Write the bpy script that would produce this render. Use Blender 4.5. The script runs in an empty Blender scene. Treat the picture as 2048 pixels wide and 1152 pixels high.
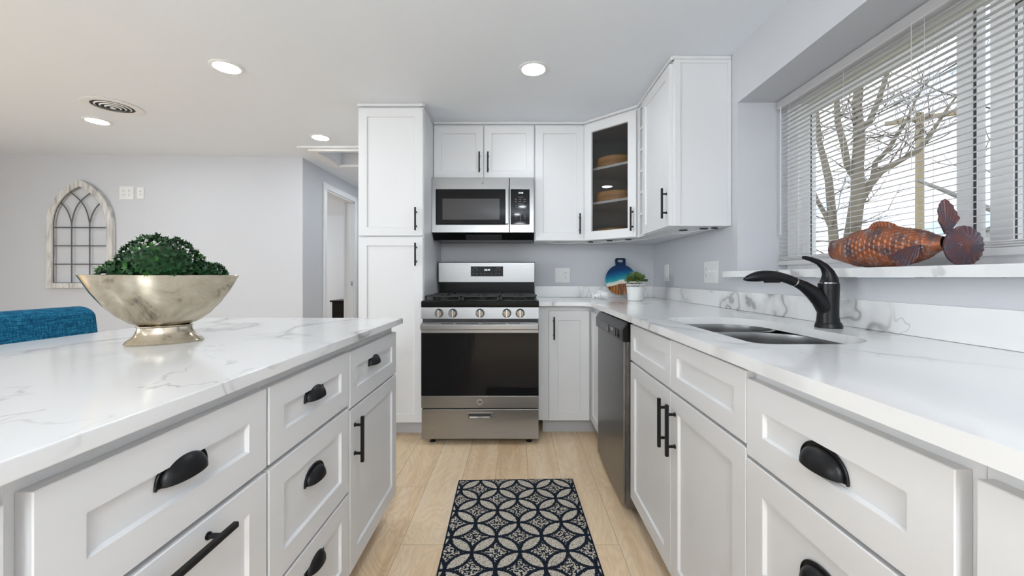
import bpy, bmesh, math, random
from mathutils import Vector, Matrix
C = bpy.context.scene.collection
S = bpy.context.scene
PI = math.pi
random.seed(7)

# ---------------------------------------------------------------- camera
F = 805.0; VX = 1034.0; VY = 554.0; H = 1.09
cd = bpy.data.cameras.new('camera'); cam = bpy.data.objects.new('camera', cd); C.objects.link(cam)
cd.sensor_width = 36; cd.sensor_fit = 'HORIZONTAL'; cd.lens = 36 * F / 2048
cd.shift_x = -(VX - 1024) / 2048; cd.shift_y = -(576 - VY) / 2048
cd.clip_start = 0.02; cd.clip_end = 300
cam.location = (0, 0, H); cam.rotation_euler = (PI / 2, 0, 0)
S.camera = cam
# ---------------------------------------------------------------- view
S.view_settings.view_transform = 'Standard'; S.view_settings.look = 'None'
S.view_settings.gamma = 1; S.view_settings.use_curve_mapping = False
S.view_settings.exposure = 0.32
# ---------------------------------------------------------------- sky
w = bpy.data.worlds.new('sky'); S.world = w; w.use_nodes = True
nt = w.node_tree; nt.nodes.clear()
def wn(t): return nt.nodes.new(t)
wo = wn('ShaderNodeOutputWorld'); bg = wn('ShaderNodeBackground'); tc = wn('ShaderNodeTexCoord')
no = wn('ShaderNodeTexNoise'); no.inputs['Scale'].default_value = 3.2; no.inputs['Detail'].default_value = 6
no.inputs['Distortion'].default_value = .4
mp = wn('ShaderNodeMapping'); mp.inputs['Scale'].default_value = (1, 1, 2.2)
cr = wn('ShaderNodeValToRGB'); cr.color_ramp.elements[0].position = .40; cr.color_ramp.elements[1].position = .56
cr.color_ramp.elements[0].color = (.46, .60, .76, 1); cr.color_ramp.elements[1].color = (.93, .95, 1, 1)
nt.links.new(tc.outputs['Generated'], mp.inputs['Vector']); nt.links.new(mp.outputs[0], no.inputs['Vector'])
nt.links.new(no.outputs[0], cr.inputs[0]); nt.links.new(cr.outputs[0], bg.inputs[0]); nt.links.new(bg.outputs[0], wo.inputs[0])
bg.inputs[1].default_value = 1.6
# ---------------------------------------------------------------- unseen fill lights, added to brighten the rooms
def area(name, loc, rot, sx, sy, power, col=(1, 1, 1)):
    l = bpy.data.lights.new(name, 'AREA'); l.shape = 'RECTANGLE'; l.size = sx; l.size_y = sy
    l.energy = power; l.color = col
    o = bpy.data.objects.new(name, l); C.objects.link(o); o.location = loc; o.rotation_euler = rot
    return o
area('rear_fill', (-.5, -2.93, 1.1), (PI / 2, 0, 0), 3.0, 1.9, 16, (.875, .945, 1))  # added fill from behind the camera; no patio door is built
area('left_fill', (-5.42, -1.1, 1.35), (PI / 2, 0, -PI / 2), 2.6, 1.5, 100, (.875, .945, 1))  # added fill from the left side; the wall there has no window
area('bedroom_fill', (-5.3, 6.2, 1.4), (PI / 2, 0, -PI / 2), 1.5, 1.2, 26)  # added fill to brighten the bedroom, no window behind it
pl = bpy.data.lights.new('globe_fill', 'POINT'); pl.energy = 58; pl.shadow_soft_size = .22; pl.color = (.89, .95, 1)  # added point fill behind the camera, without any fixture
po = bpy.data.objects.new('globe_fill', pl); C.objects.link(po); po.location = (.05, -1.35, 1.85)
DISC = 98.0      # radiance of the recessed LED discs

# ================================================================ materials
def rgb(h):
    h = h.lstrip('#'); v = [int(h[i:i + 2], 16) / 255 for i in (0, 2, 4)]
    return tuple((c / 12.92 if c <= .04045 else ((c + .055) / 1.055) ** 2.4) for c in v) + (1,)
class NM:
    """small node-tree writer"""
    def __init__(s, name):
        s.m = bpy.data.materials.new(name); s.m.use_nodes = True; s.t = s.m.node_tree
        s.b = s.t.nodes['Principled BSDF']; s.out = s.t.nodes['Material Output']
    def n(s, typ, **kw):
        n = s.t.nodes.new(typ)
        for k, v in kw.items():
            if k in ('op',): n.operation = v
            elif isinstance(k, str) and hasattr(n, k) and k not in n.inputs: setattr(n, k, v)
        return n
    def put(s, sock, v):
        if v is None: return
        if isinstance(v, bpy.types.NodeSocket): s.t.links.new(v, sock)
        else: sock.default_value = v
    def math(s, op, a, b=None, c=None, clamp=False):
        n = s.t.nodes.new('ShaderNodeMath'); n.operation = op; n.use_clamp = clamp
        s.put(n.inputs[0], a); s.put(n.inputs[1], b)
        if c is not None: s.put(n.inputs[2], c)
        return n.outputs[0]
    def obj(s): return s.t.nodes.new('ShaderNodeTexCoord').outputs['Object']
    def mapping(s, v, scale=(1, 1, 1), loc=(0, 0, 0), rot=(0, 0, 0)):
        n = s.t.nodes.new('ShaderNodeMapping'); s.t.links.new(v, n.inputs[0])
        n.inputs['Scale'].default_value = scale; n.inputs['Location'].default_value = loc; n.inputs['Rotation'].default_value = rot
        return n.outputs[0]
    def noise(s, v, scale, detail=3, rough=.5, dist=0):
        n = s.t.nodes.new('ShaderNodeTexNoise'); s.put(n.inputs['Vector'], v)
        s.put(n.inputs['Scale'], scale); n.inputs['Detail'].default_value = detail
        n.inputs['Roughness'].default_value = rough; n.inputs['Distortion'].default_value = dist
        return n.outputs[0]
    def vor(s, v, scale, feature='F1', rnd=1):
        n = s.t.nodes.new('ShaderNodeTexVoronoi'); n.feature = feature; s.put(n.inputs['Vector'], v)
        n.inputs['Scale'].default_value = scale; n.inputs['Randomness'].default_value = rnd
        return n
    def ramp(s, f, stops):
        n = s.t.nodes.new('ShaderNodeValToRGB'); s.put(n.inputs[0], f); e = n.color_ramp.elements
        while len(e) < len(stops): e.new(.5)
        for i, (p, c) in enumerate(stops):
            e[i].position = p; e[i].color = c if len(c) == 4 else tuple(c) + (1,)
        return n.outputs[0]
    def mix(s, f, a, b, mode='MIX'):
        n = s.t.nodes.new('ShaderNodeMix'); n.data_type = 'RGBA'; n.blend_type = mode
        s.put(n.inputs[0], f); s.put(n.inputs[6], a); s.put(n.inputs[7], b); return n.outputs[2]
    def step(s, f, lo, hi):
        n = s.t.nodes.new('ShaderNodeMapRange'); n.interpolation_type = 'SMOOTHSTEP'
        s.put(n.inputs[0], f); n.inputs[1].default_value = lo; n.inputs[2].default_value = hi
        return n.outputs[0]
    def bump(s, h, strength=.3, dist=.001):
        n = s.t.nodes.new('ShaderNodeBump'); s.put(n.inputs['Height'], h)
        n.inputs['Strength'].default_value = strength; n.inputs['Distance'].default_value = dist
        s.t.links.new(n.outputs[0], s.b.inputs['Normal'])
    def base(s, c=None, rough=None, metal=None, spec=None):
        s.put(s.b.inputs['Base Color'], c); s.put(s.b.inputs['Roughness'], rough)
        s.put(s.b.inputs['Metallic'], metal); s.put(s.b.inputs['Specular IOR Level'], spec); return s
GREY = lambda v: (v, v, v, 1)

def mat_paint(name, col, rough=.5, var=.02, bump=.06, scale=60):
    k = NM(name); v = k.obj(); n = k.noise(v, 3, 3)
    c2 = tuple(x * (1 - var) for x in col[:3]) + (1,)
    k.base(k.mix(n, col, c2), rough); k.bump(k.noise(v, scale, 3), bump, .0006); return k.m
def mat_plain(name, col, rough=.5, metal=0, bump=0, scale=200, spec=.5):
    k = NM(name); v = k.obj(); n = k.noise(v, 25, 2)
    k.base(k.mix(n, col, tuple(x * .94 for x in col[:3]) + (1,)), rough, metal, spec)
    if bump: k.bump(k.noise(v, scale, 2), bump, .0005)
    return k.m
M = {}
M['cab'] = mat_paint('white_cabinet_lacquer', (.73, .73, .735, 1), .38, .01, .03, 90)
M['wall'] = mat_paint('pale_blue_grey_wall', (.590, .60, .626, 1), .6, .02, .12, 160)
M['ceil'] = mat_paint('white_ceiling_paint', (.83, .87, .92, 1), .7, .01, .08, 120)
M['trim'] = mat_paint('white_trim', (.84, .84, .84, 1), .35, .01, .02)
M['kick'] = mat_paint('grey_kick_board', (.50, .50, .51, 1), .5, .06, .05, 40)
M['black'] = mat_plain('matt_black_metal', (.007, .007, .008, 1), .36, 0, .04, 200, .28)
M['blackglass'] = mat_plain('black_glass', (.006, .006, .007, 1), .04, 0, 0, 200, .2)
M['iron'] = mat_plain('cast_iron', (.012, .012, .012, 1), .45, .1, .5, 500)
M['enamel'] = mat_plain('black_enamel', (.007, .007, .007, 1), .22, 0, 0, 200, .15)
M['plastic'] = mat_plain('white_plastic', (.80, .80, .79, 1), .3)
M['slot'] = mat_plain('dark_slot', (.03, .03, .03, 1), .6)
M['interior_shade'] = mat_plain('cabinet_interior_shade', (.30, .30, .305, 1), .6)  # dark grey puts the shade inside the white cabinet into the colour
def mat_slat():
    k = NM('translucent_white_slat'); t = k.t; k.base((.86, .85, .85, 1), .4)
    tl = t.nodes.new('ShaderNodeBsdfTranslucent'); tl.inputs[0].default_value = (.86, .85, .85, 1)
    mx = t.nodes.new('ShaderNodeMixShader'); mx.inputs[0].default_value = .6
    t.links.new(k.b.outputs[0], mx.inputs[1]); t.links.new(tl.outputs[0], mx.inputs[2]); t.links.new(mx.outputs[0], k.out.inputs[0]); return k.m
M['slat'] = mat_slat()
M['vinyl'] = mat_plain('white_vinyl_frame', (.84, .84, .84, 1), .35)
M['darkgap'] = mat_plain('dark_gasket', (.05, .05, .055, 1), .6)
M['chrome'] = mat_plain('polished_metal', (.75, .75, .75, 1), .12, 1)

def mat_steel(name, axis='z', col=.36, rough=.30):
    k = NM(name); v = k.obj()
    sc = {'z': (3, 3, 900), 'x': (900, 3, 3)}[axis]; sw = k.noise(k.mapping(v, (7, 7, .4)), 1, 2)
    n = k.noise(k.mapping(v, sc), 1, 2)
    big = k.noise(v, 2.2, 2)
    k.base(k.mix(n, GREY(col * .90), GREY(col)), k.math('ADD', k.math('MULTIPLY', n, .12), rough - .06), 1)
    k.b.inputs['Anisotropic'].default_value = .6
    k.bump(n, .05, .0003); return k.m
M['steel'] = mat_steel('brushed_stainless')
def mat_dwsteel():
    k = NM('smudged_stainless'); v = k.obj()
    n = k.noise(k.mapping(v, (600, 600, 3)), 1, 2)
    sm = k.noise(v, 5, 5, .6, 1.5)
    k.base(k.mix(sm, GREY(.13), GREY(.34)), k.math('ADD', k.math('MULTIPLY', sm, .25), .22), 1)
    k.bump(n, .05, .0003); return k.m
M['dwsteel'] = mat_dwsteel()

def mat_marble(name, seed=0., base=.80):
    k = NM(name); v = k.mapping(k.obj(), (1, 1, 1), (seed, seed * .7, seed * .3))
    wv = k.t.nodes.new('ShaderNodeTexNoise'); k.put(wv.inputs['Vector'], v); wv.inputs['Scale'].default_value = 2.2; wv.inputs['Detail'].default_value = 4
    ad = k.t.nodes.new('ShaderNodeVectorMath'); ad.operation = 'MULTIPLY_ADD'
    k.put(ad.inputs[0], wv.outputs['Color']); ad.inputs[1].default_value = (.45, .45, .45); k.put(ad.inputs[2], v)
    u = ad.outputs[0]
    um = k.mapping(u, (1.0, .55, 1.0), (0, 0, 0), (0, 0, .6))
    n1 = k.noise(um, 1.5, 3, .5)
    d1 = k.math('ABSOLUTE', k.math('SUBTRACT', n1, .5))
    thin = k.math('SUBTRACT', 1, k.step(d1, .0, .010))
    soft = k.math('SUBTRACT', 1, k.step(d1, .0, .045))
    pres = k.step(k.noise(v, 1.6, 2), .40, .56)
    n2 = k.noise(um, 4.0, 4, .55)
    d2 = k.math('ABSOLUTE', k.math('SUBTRACT', n2, .5))
    hair = k.math('SUBTRACT', 1, k.step(d2, 0, .010))
    pres2 = k.step(k.noise(v, 2.7, 2), .50, .66)
    a = k.math('MULTIPLY', k.math('ADD', k.math('MULTIPLY', thin, .50), k.math('MULTIPLY', soft, .34)), k.math('ADD', k.math('MULTIPLY', pres, .85), .15))
    b = k.math('MULTIPLY', k.math('MULTIPLY', hair, .45), pres2)
    cl = k.math('MULTIPLY', k.noise(v, .9, 3), .05)
    f = k.math('ADD', k.math('ADD', a, b), cl, clamp=True)
    k.base(k.mix(f, (base, base, base, 1), (.30, .295, .29, 1)), .12); return k.m
M['marble'] = mat_marble('white_quartz_grey_veins')
M['marble2'] = mat_marble('white_quartz_island', 3.7)

def mat_floor():
    k = NM('light_oak_planks'); v = k.obj()
    sw = k.mapping(v, (1, 1, 1), (0.35, .06, 0), (0, 0, -PI / 2))
    br = k.t.nodes.new('ShaderNodeTexBrick'); k.put(br.inputs['Vector'], sw)
    br.offset = .37; br.inputs['Scale'].default_value = 1; br.inputs['Brick Width'].default_value = 1.22
    br.inputs['Row Height'].default_value = .178; br.inputs['Mortar Size'].default_value = .0012
    br.inputs['Mortar Smooth'].default_value = .3; br.inputs['Bias'].default_value = 0
    br.inputs['Color1'].default_value = GREY(0); br.inputs['Color2'].default_value = GREY(1); br.inputs['Mortar'].default_value = GREY(.5)
    pr = k.t.nodes.new('ShaderNodeSeparateColor'); k.put(pr.inputs[0], br.outputs['Color']); pid = pr.outputs[0]
    cmb = k.t.nodes.new('ShaderNodeCombineXYZ'); k.put(cmb.inputs[0], k.math('MULTIPLY', pid, 13.7)); k.put(cmb.inputs[1], k.math('MULTIPLY', pid, 7.1))
    ad = k.t.nodes.new('ShaderNodeVectorMath'); ad.operation = 'ADD'; k.put(ad.inputs[0], v); k.put(ad.inputs[1], cmb.outputs[0]); q = ad.outputs[0]
    big = k.noise(k.mapping(q, (5, 1.1, 1)), 1, 3, .5, .6)
    ring = k.math('FRACT', k.math('MULTIPLY', big, 22))
    ring = k.math('ABSOLUTE', k.math('SUBTRACT', ring, .5))
    fine = k.noise(k.mapping(q, (140, 6, 1)), 1, 3, .6)
    med = k.noise(k.mapping(q, (14, .8, 1)), 1, 3, .5, .3)
    vo = k.vor(k.mapping(q, (5.2, 1.9, 1)), 1); kn = k.math('SUBTRACT', 1, k.step(k.math('ADD', vo.outputs['Distance'], k.math('MULTIPLY', fine, .08)), .05, .24))
    knp = k.step(k.noise(q, 2.3, 1), .50, .60); kn = k.math('MULTIPLY', kn, knp)
    c = k.ramp(med, [(.25, rgb('#d8b68e')), (.5, rgb('#f6dab4')), (.75, rgb('#fbe9d0'))])
    c = k.mix(k.math('MULTIPLY', ring, .55), c, rgb('#b38c5c'), 'MIX')
    c = k.mix(k.math('MULTIPLY', fine, .42), c, rgb('#b08a60'))
    c = k.mix(k.math('MULTIPLY', pid, .28), c, rgb('#fbe8ca'))
    c = k.mix(k.math('MULTIPLY', kn, .8), c, rgb('#5f452e'))
    c = k.mix(k.math('MULTIPLY', br.outputs['Fac'], .7), c, rgb('#7d6143'))
    k.base(c, k.math('ADD', k.math('MULTIPLY', fine, .15), .36))
    k.bump(k.math('ADD', k.math('MULTIPLY', fine, .3), k.math('MULTIPLY', br.outputs['Fac'], -1)), .18, .001)
    return k.m
M['floor'] = mat_floor()

def mat_rug():
    k = NM('navy_beige_woven_rug'); v = k.obj()
    a = .1330
    sp = k.t.nodes.new('ShaderNodeSeparateXYZ')
    rn = k.noise(v, 260, 1); jit = k.math('MULTIPLY', k.math('SUBTRACT', rn, .5), .07)
    k.put(sp.inputs[0], k.mapping(k.mapping(v, (1, 1, 1), (-.002, -.168, 0)), (1 / a, 1 / a, 1 / a), (0.0, 0.0, 0), (0, 0, PI / 4)))
    fu = k.math('FRACT', k.math('ADD', sp.outputs[0], 40.0)); fv = k.math('FRACT', k.math('ADD', sp.outputs[1], 40.0))
    def d(cx, cy):
        x = k.math('SUBTRACT', fu, cx); y = k.math('SUBTRACT', fv, cy)
        return k.math('SQRT', k.math('ADD', k.math('MULTIPLY', x, x), k.math('MULTIPLY', y, y)))
    ds = [k.math('ADD', d(cx, cy), jit) for cx in (0, 1) for cy in (0, 1)]
    R = .7071; wd = .052
    ins = None; line = None
    for q in ds:
        i = k.math('LESS_THAN', q, R); ins = i if ins is None else k.math('ADD', ins, i)
        l = k.math('LESS_THAN', k.math('ABSOLUTE', k.math('SUBTRACT', q, R)), wd); line = l if line is None else k.math('MAXIMUM', line, l)
    petal = k.math('MULTIPLY', k.math('GREATER_THAN', ins, 1.5), k.math('SUBTRACT', 1, line))
    mind = k.math('MINIMUM', k.math('MINIMUM', ds[0], ds[1]), k.math('MINIMUM', ds[2], ds[3]))
    # small stepped motif of light loops inside the curved diamonds
    dia = k.math('MULTIPLY', k.math('LESS_THAN', ins, 1.5), k.math('SUBTRACT', 1, line))
    sc = k.t.nodes.new('ShaderNodeSeparateXYZ'); k.put(sc.inputs[0], v)
    kx = k.math('FRACT', k.math('MULTIPLY', sc.outputs[0], 1 / .0072)); ky = k.math('FRACT', k.math('MULTIPLY', sc.outputs[1], 1 / .0072))
    kx = k.math('ABSOLUTE', k.math('SUBTRACT', kx, .5)); ky = k.math('ABSOLUTE', k.math('SUBTRACT', ky, .5))
    knot = k.math('SUBTRACT', 1, k.math('MULTIPLY', k.math('ADD', k.math('MULTIPLY', kx, kx), k.math('MULTIPLY', ky, ky)), 2.6))
    speck = k.math('GREATER_THAN', k.noise(v, 120, 0), .49)
    sp2 = k.math('MULTIPLY', dia, speck)
    sp2 = k.math('MULTIPLY', sp2, k.math('GREATER_THAN', mind, .05))
    light = k.math('MAXIMUM', petal, sp2)
    nb = k.noise(v, 220, 1)
    beige = k.ramp(nb, [(.3, rgb('#a0988b')), (.5, rgb('#cfc6b8')), (.7, rgb('#ece4d6'))])
    navy = k.ramp(nb, [(.3, rgb('#0d131c')), (.7, rgb('#1c2a3c'))])
    c = k.mix(light, navy, beige)
    lo = k.vor(v, 150); c = k.mix(k.math('MULTIPLY', k.step(lo.outputs['Distance'], .40, .80), .45), c, rgb('#3a3836'))
    bx = k.math('GREATER_THAN', k.math('ABSOLUTE', sc.outputs[0]), .298); c = k.mix(bx, c, rgb('#15202e'))
    by = k.math('GREATER_THAN', k.math('ABSOLUTE', sc.outputs[1]), .448); c = k.mix(by, c, rgb('#15202e'))
    k.base(c, .95, 0, .1)
    k.bump(k.math('ADD', k.math('ADD', k.math('MULTIPLY', knot, .7), light), k.math('MULTIPLY', nb, .6)), .8, .0025)
    return k.m
M['rug'] = mat_rug()

def mat_silver():
    k = NM('aged_champagne_silver'); v = k.obj()
    n = k.noise(v, 11, 6, .65, .8); n2 = k.noise(v, 60, 3)
    c = k.ramp(n, [(.32, (.16, .14, .11, 1)), (.44, (.44, .38, .29, 1)), (.7, (.62, .56, .46, 1))])
    k.base(c, k.math('ADD', k.math('MULTIPLY', n2, .16), .10), 1)
    k.bump(n2, .12, .001); return k.m
M['silver'] = mat_silver()
def mat_leaf(name, c1, c2, rough=.4):
    k = NM(name); n = k.noise(k.obj(), 40, 2)
    k.base(k.mix(k.step(n, .3, .7), c1, c2), rough); return k.m
M['boxleaf'] = mat_leaf('boxwood_green', rgb('#08300f'), rgb('#18481a'), .55)
M['boxleaf2'] = mat_leaf('boxwood_light_green', rgb('#215420'), rgb('#3f6c28'), .55)
M['herb'] = mat_leaf('herb_green', rgb('#2f4a26'), rgb('#647a3c'))
M['yellow'] = mat_leaf('yellow_petal', rgb('#b9c222'), rgb('#e6df3b'))
def mat_fabric():
    k = NM('teal_linen_weave'); v = k.obj()
    a = k.noise(k.mapping(v, (30, 30, 420)), 1, 3); b = k.noise(k.mapping(v, (420, 420, 26)), 1, 3)
    f = k.math('MULTIPLY', k.math('ADD', a, b), .5)
    k.base(k.ramp(f, [(.38, rgb('#0a3f5c')), (.5, rgb('#125c80')), (.63, rgb('#3489a5'))]), .9, 0, .2)
    k.bump(f, .5, .001); return k.m
M['teal'] = mat_fabric()
def mat_wood(name, a, b, c, scale=(3, 40, 40), rough=.45):
    k = NM(name); v = k.obj(); n = k.noise(k.mapping(v, scale), 1, 4, .6, .6)
    k.base(k.ramp(n, [(.3, a), (.5, b), (.72, c)]), rough); k.bump(n, .15, .001); return k.m
M['whitewash'] = mat_wood('whitewashed_wood', rgb('#9d9894'), rgb('#cdcac6'), rgb('#e2e0dd'), (30, 30, 5), .8)
M['darkwood'] = mat_wood('dark_stained_wood', (.02, .013, .009, 1), (.03, .02, .013, 1), (.04, .027, .018, 1))
M['beech'] = mat_wood('honey_wood', rgb('#9a6a33'), rgb('#c08c4e'), rgb('#d2a566'), (4, 4, 40), .35)
M['bars'] = mat_plain('grey_metal_bars', (.13, .13, .135, 1), .5, .6)
def mat_board():
    k = NM('wood_and_blue_resin'); v = k.obj(); sp = k.t.nodes.new('ShaderNodeSeparateXYZ'); k.put(sp.inputs[0], v)
    n = k.noise(v, 14, 5, .6, .5)
    h = k.math('ADD', k.math('ADD', sp.outputs[2], k.math('MULTIPLY', sp.outputs[0], -.22)), k.math('MULTIPLY', k.math('SUBTRACT', n, .5), .05))
    wood = k.ramp(k.noise(k.mapping(v, (70, 3, 6), (0, 0, 0), (0, -.25, 0)), 1, 2), [(.30, rgb('#4e2713')), (.48, rgb('#8a5128')), (.60, rgb('#b07a45')), (.72, rgb('#d9a872'))])
    sea = k.ramp(h, [(0.0, rgb('#e9e2d6')), (.108, rgb('#e4ddd0')), (.118, rgb('#efece4')), (.130, rgb('#3ba7a6')), (.150, rgb('#1489a0')), (.178, rgb('#0a5f8c')), (.205, rgb('#083a6b')), (.27, rgb('#0a2348'))])
    k.base(k.mix(k.step(h, .092, .096), wood, sea), .12); return k.m
M['board'] = mat_board()
def mat_fish():
    k = NM('rusty_hammered_copper'); v = k.obj()
    n = k.noise(v, 16, 5, .65, .6); n2 = k.noise(v, 55, 4, .7)
    c = k.ramp(n, [(.34, rgb('#554a50')), (.43, rgb('#6f4f46')), (.52, rgb('#96583a')), (.68, rgb('#a8673f'))])
    c = k.mix(k.step(n2, .53, .66), c, rgb('#8d8486'))
    k.base(c, .42, .45); k.bump(n2, .35, .002); return k.m
M['fish'] = mat_fish()
def mat_fin():
    k = NM('purple_brown_copper_fin'); v = k.obj(); n = k.noise(v, 24, 5, .65, .5); n2 = k.noise(v, 90, 3, .7)
    c = k.ramp(n, [(.38, rgb('#4f4a55')), (.54, rgb('#5e4246')), (.70, rgb('#75483c'))])
    c = k.mix(k.step(n2, .60, .74), c, rgb('#9a8e90')); k.base(c, .45, .45); k.bump(n2, .3, .002); return k.m
M['fin'] = mat_fin()
def mat_bark(name, a, b):
    k = NM(name); v = k.obj(); n = k.noise(k.mapping(v, (6, 6, 1.5)), 1, 5, .7)
    k.base(k.mix(n, a, b), .9, 0, .1); k.bump(n, .6, .02); return k.m
M['bark'] = mat_bark('grey_brown_bark', rgb('#6d6457'), rgb('#a89d8b'))
M['bark2'] = mat_bark('pale_grey_bark', rgb('#8a8784'), rgb('#c4c2bf'))
M['twig'] = mat_bark('twig_bark', rgb('#5c5148'), rgb('#8e8378'))
M['pole'] = mat_bark('weathered_pole_wood', rgb('#a8977a'), rgb('#cdbd9d'))
M['ground'] = mat_bark('winter_grass', rgb('#6f7450'), rgb('#a39a7c'))
M['siding'] = mat_plain('grey_siding', rgb('#c9c8c4'), .7)
M['roofing'] = mat_plain('grey_shingle', rgb('#8b8a8c'), .8)
def mat_glass(name, tint=1.0, refl=1.0):
    k = NM(name); t = k.t
    tr = t.nodes.new('ShaderNodeBsdfTransparent'); tr.inputs[0].default_value = GREY(tint)
    gl = t.nodes.new('ShaderNodeBsdfGlossy'); gl.inputs['Roughness'].default_value = .01
    fr = t.nodes.new('ShaderNodeFresnel'); fr.inputs[0].default_value = 1.45
    mx = t.nodes.new('ShaderNodeMixShader'); gm = t.nodes.new('ShaderNodeNewGeometry'); t.links.new(k.math('MULTIPLY', k.math('MULTIPLY', fr.outputs[0], refl), k.math('SUBTRACT', 1, gm.outputs['Backfacing'])), mx.inputs[0])
    t.links.new(tr.outputs[0], mx.inputs[1]); t.links.new(gl.outputs[0], mx.inputs[2]); t.links.new(mx.outputs[0], k.out.inputs[0])
    return k.m
M['glass'] = mat_glass('window_glass', .97)
M['doorglass'] = mat_glass('cabinet_glass', .75, 1.3)
def mat_emit(name, col, st):
    k = NM(name); k.base((0, 0, 0, 1), .6); k.b.inputs['Emission Color'].default_value = col
    k.b.inputs['Emission Strength'].default_value = st; return k.m
M['led'] = mat_emit('led_diffuser', (.875, .945, 1, 1), DISC)
M['digits'] = mat_emit('lit_digits', (.85, .93, 1, 1), 1.6)
M['ink'] = mat_plain('pale_grey_print', (.38, .38, .38, 1), .5)

# ================================================================ mesh helpers
class MB:
    def __init__(s): s.bm = bmesh.new(); s.mats = []
    def _mi(s, m):
        if m is None: return 0
        if m not in s.mats: s.mats.append(m)
        return s.mats.index(m)
    def box(s, x0, x1, y0, y1, z0, z1, bev=0, m=None, seg=1):
        r = bmesh.ops.create_cube(s.bm, size=1)
        vs = r['verts']
        for v in vs:
            v.co = Vector(((x0 + x1) / 2 + v.co.x * (x1 - x0), (y0 + y1) / 2 + v.co.y * (y1 - y0), (z0 + z1) / 2 + v.co.z * (z1 - z0)))
        fs = set(f for v in vs for f in v.link_faces)
        if bev > 0:
            es = list(set(e for v in vs for e in v.link_edges))
            rr = bmesh.ops.bevel(s.bm, geom=es, offset=bev, segments=seg, profile=.5, affect='EDGES')
            fs = set(f for f in fs if f.is_valid) | set(rr['faces'])
        mi = s._mi(m)
        for f in fs: f.material_index = mi
        return s
    def tube(s, pts, rad, seg=10, m=None, caps=True, flat=1.0, up=None):
        """tube through pts with radius (number or list); flat scales the second axis"""
        pts = [Vector(p) for p in pts]; n = len(pts)
        if not isinstance(rad, (list, tuple)): rad = [rad] * n
        mi = s._mi(m); rings = []; prev = None
        for i, p in enumerate(pts):
            a = pts[max(i - 1, 0)]; b = pts[min(i + 1, n - 1)]; d = (b - a).normalized()
            if prev is None:
                u = Vector(up) if up else (Vector((0, 0, 1)) if abs(d.z) < .9 else Vector((1, 0, 0)))
            else: u = prev
            u = (u - d * u.dot(d)).normalized(); prev = u; v = d.cross(u)
            rings.append([s.bm.verts.new(p + u * rad[i] * math.cos(2 * PI * k / seg) + v * rad[i] * flat * math.sin(2 * PI * k / seg)) for k in range(seg)])
        for i in range(n - 1):
            for k in range(seg):
                f = s.bm.faces.new((rings[i][k], rings[i][(k + 1) % seg], rings[i + 1][(k + 1) % seg], rings[i + 1][k])); f.material_index = mi
        if caps:
            for r in (rings[0][::-1], rings[-1]):
                f = s.bm.faces.new(r); f.material_index = mi
        return s
    def lathe(s, prof, c=(0, 0, 0), seg=32, m=None, sx=1, sy=1, ang=0):
        """profile of (r,z), closed if first==last"""
        mi = s._mi(m); rings = []; ca, sa = math.cos(ang), math.sin(ang)
        for r, z in prof:
            if r < 1e-6: rings.append([s.bm.verts.new((c[0], c[1], c[2] + z))])
            else:
                ring = []
                for k in range(seg):
                    x = r * sx * math.cos(2 * PI * k / seg); y = r * sy * math.sin(2 * PI * k / seg)
                    ring.append(s.bm.verts.new((c[0] + x * ca - y * sa, c[1] + x * sa + y * ca, c[2] + z)))
                rings.append(ring)
        for a, b in zip(rings, rings[1:]):
            for k in range(seg):
                k2 = (k + 1) % seg
                if len(a) == 1 and len(b) == 1: continue
                if len(a) == 1: vs = (a[0], b[k2], b[k])
                elif len(b) == 1: vs = (a[k], a[k2], b[0])
                else: vs = (a[k], a[k2], b[k2], b[k])
                f = s.bm.faces.new(vs); f.material_index = mi
        return s
    def prism(s, poly, a0, a1, axis='z', m=None, holes=()):
        """polygon extruded along an axis; poly in the other two axes (x,y),(x,z),(y,z)"""
        mi = s._mi(m)
        def P(p, a): return {'z': (p[0], p[1], a), 'y': (p[0], a, p[1]), 'x': (a, p[0], p[1])}[axis]
        allv = [[], []]; newf = []
        loops = [poly] + list(holes)
        for j, a in enumerate((a0, a1)):
            edges = []
            for lp in loops:
                vs = [s.bm.verts.new(P(p, a)) for p in lp]; allv[j].append(vs)
                edges += [s.bm.edges.new((vs[i], vs[(i + 1) % len(vs)])) for i in range(len(vs))]
            if holes:
                r = bmesh.ops.triangle_fill(s.bm, use_beauty=True, use_dissolve=False, edges=edges)
                newf += [g for g in r['geom'] if isinstance(g, bmesh.types.BMFace)]
            else:
                newf.append(s.bm.faces.new(allv[j][0]))
        for A, B in zip(allv[0], allv[1]):
            for i in range(len(A)):
                i2 = (i + 1) % len(A); newf.append(s.bm.faces.new((A[i], A[i2], B[i2], B[i])))
        for f in newf: f.material_index = mi
        return s
    def grid(s, fn, nu, nv, m=None, cu=False, cv=False):
        mi = s._mi(m)
        vs = [[s.bm.verts.new(fn(i / (nu if cu else nu), j / (nv if cv else nv))) for j in range(nv + (0 if cv else 1))] for i in range(nu + (0 if cu else 1))]
        for i in range(nu):
            for j in range(nv):
                a = vs[i][j]; b = vs[(i + 1) % len(vs)][j]; c_ = vs[(i + 1) % len(vs)][(j + 1) % len(vs[0])]; d = vs[i][(j + 1) % len(vs[0])]
                f = s.bm.faces.new((a, b, c_, d)); f.material_index = mi
        return s
    def quad(s, pts, m=None):
        f = s.bm.faces.new([s.bm.verts.new(p) for p in pts]); f.material_index = s._mi(m); return s
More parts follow.
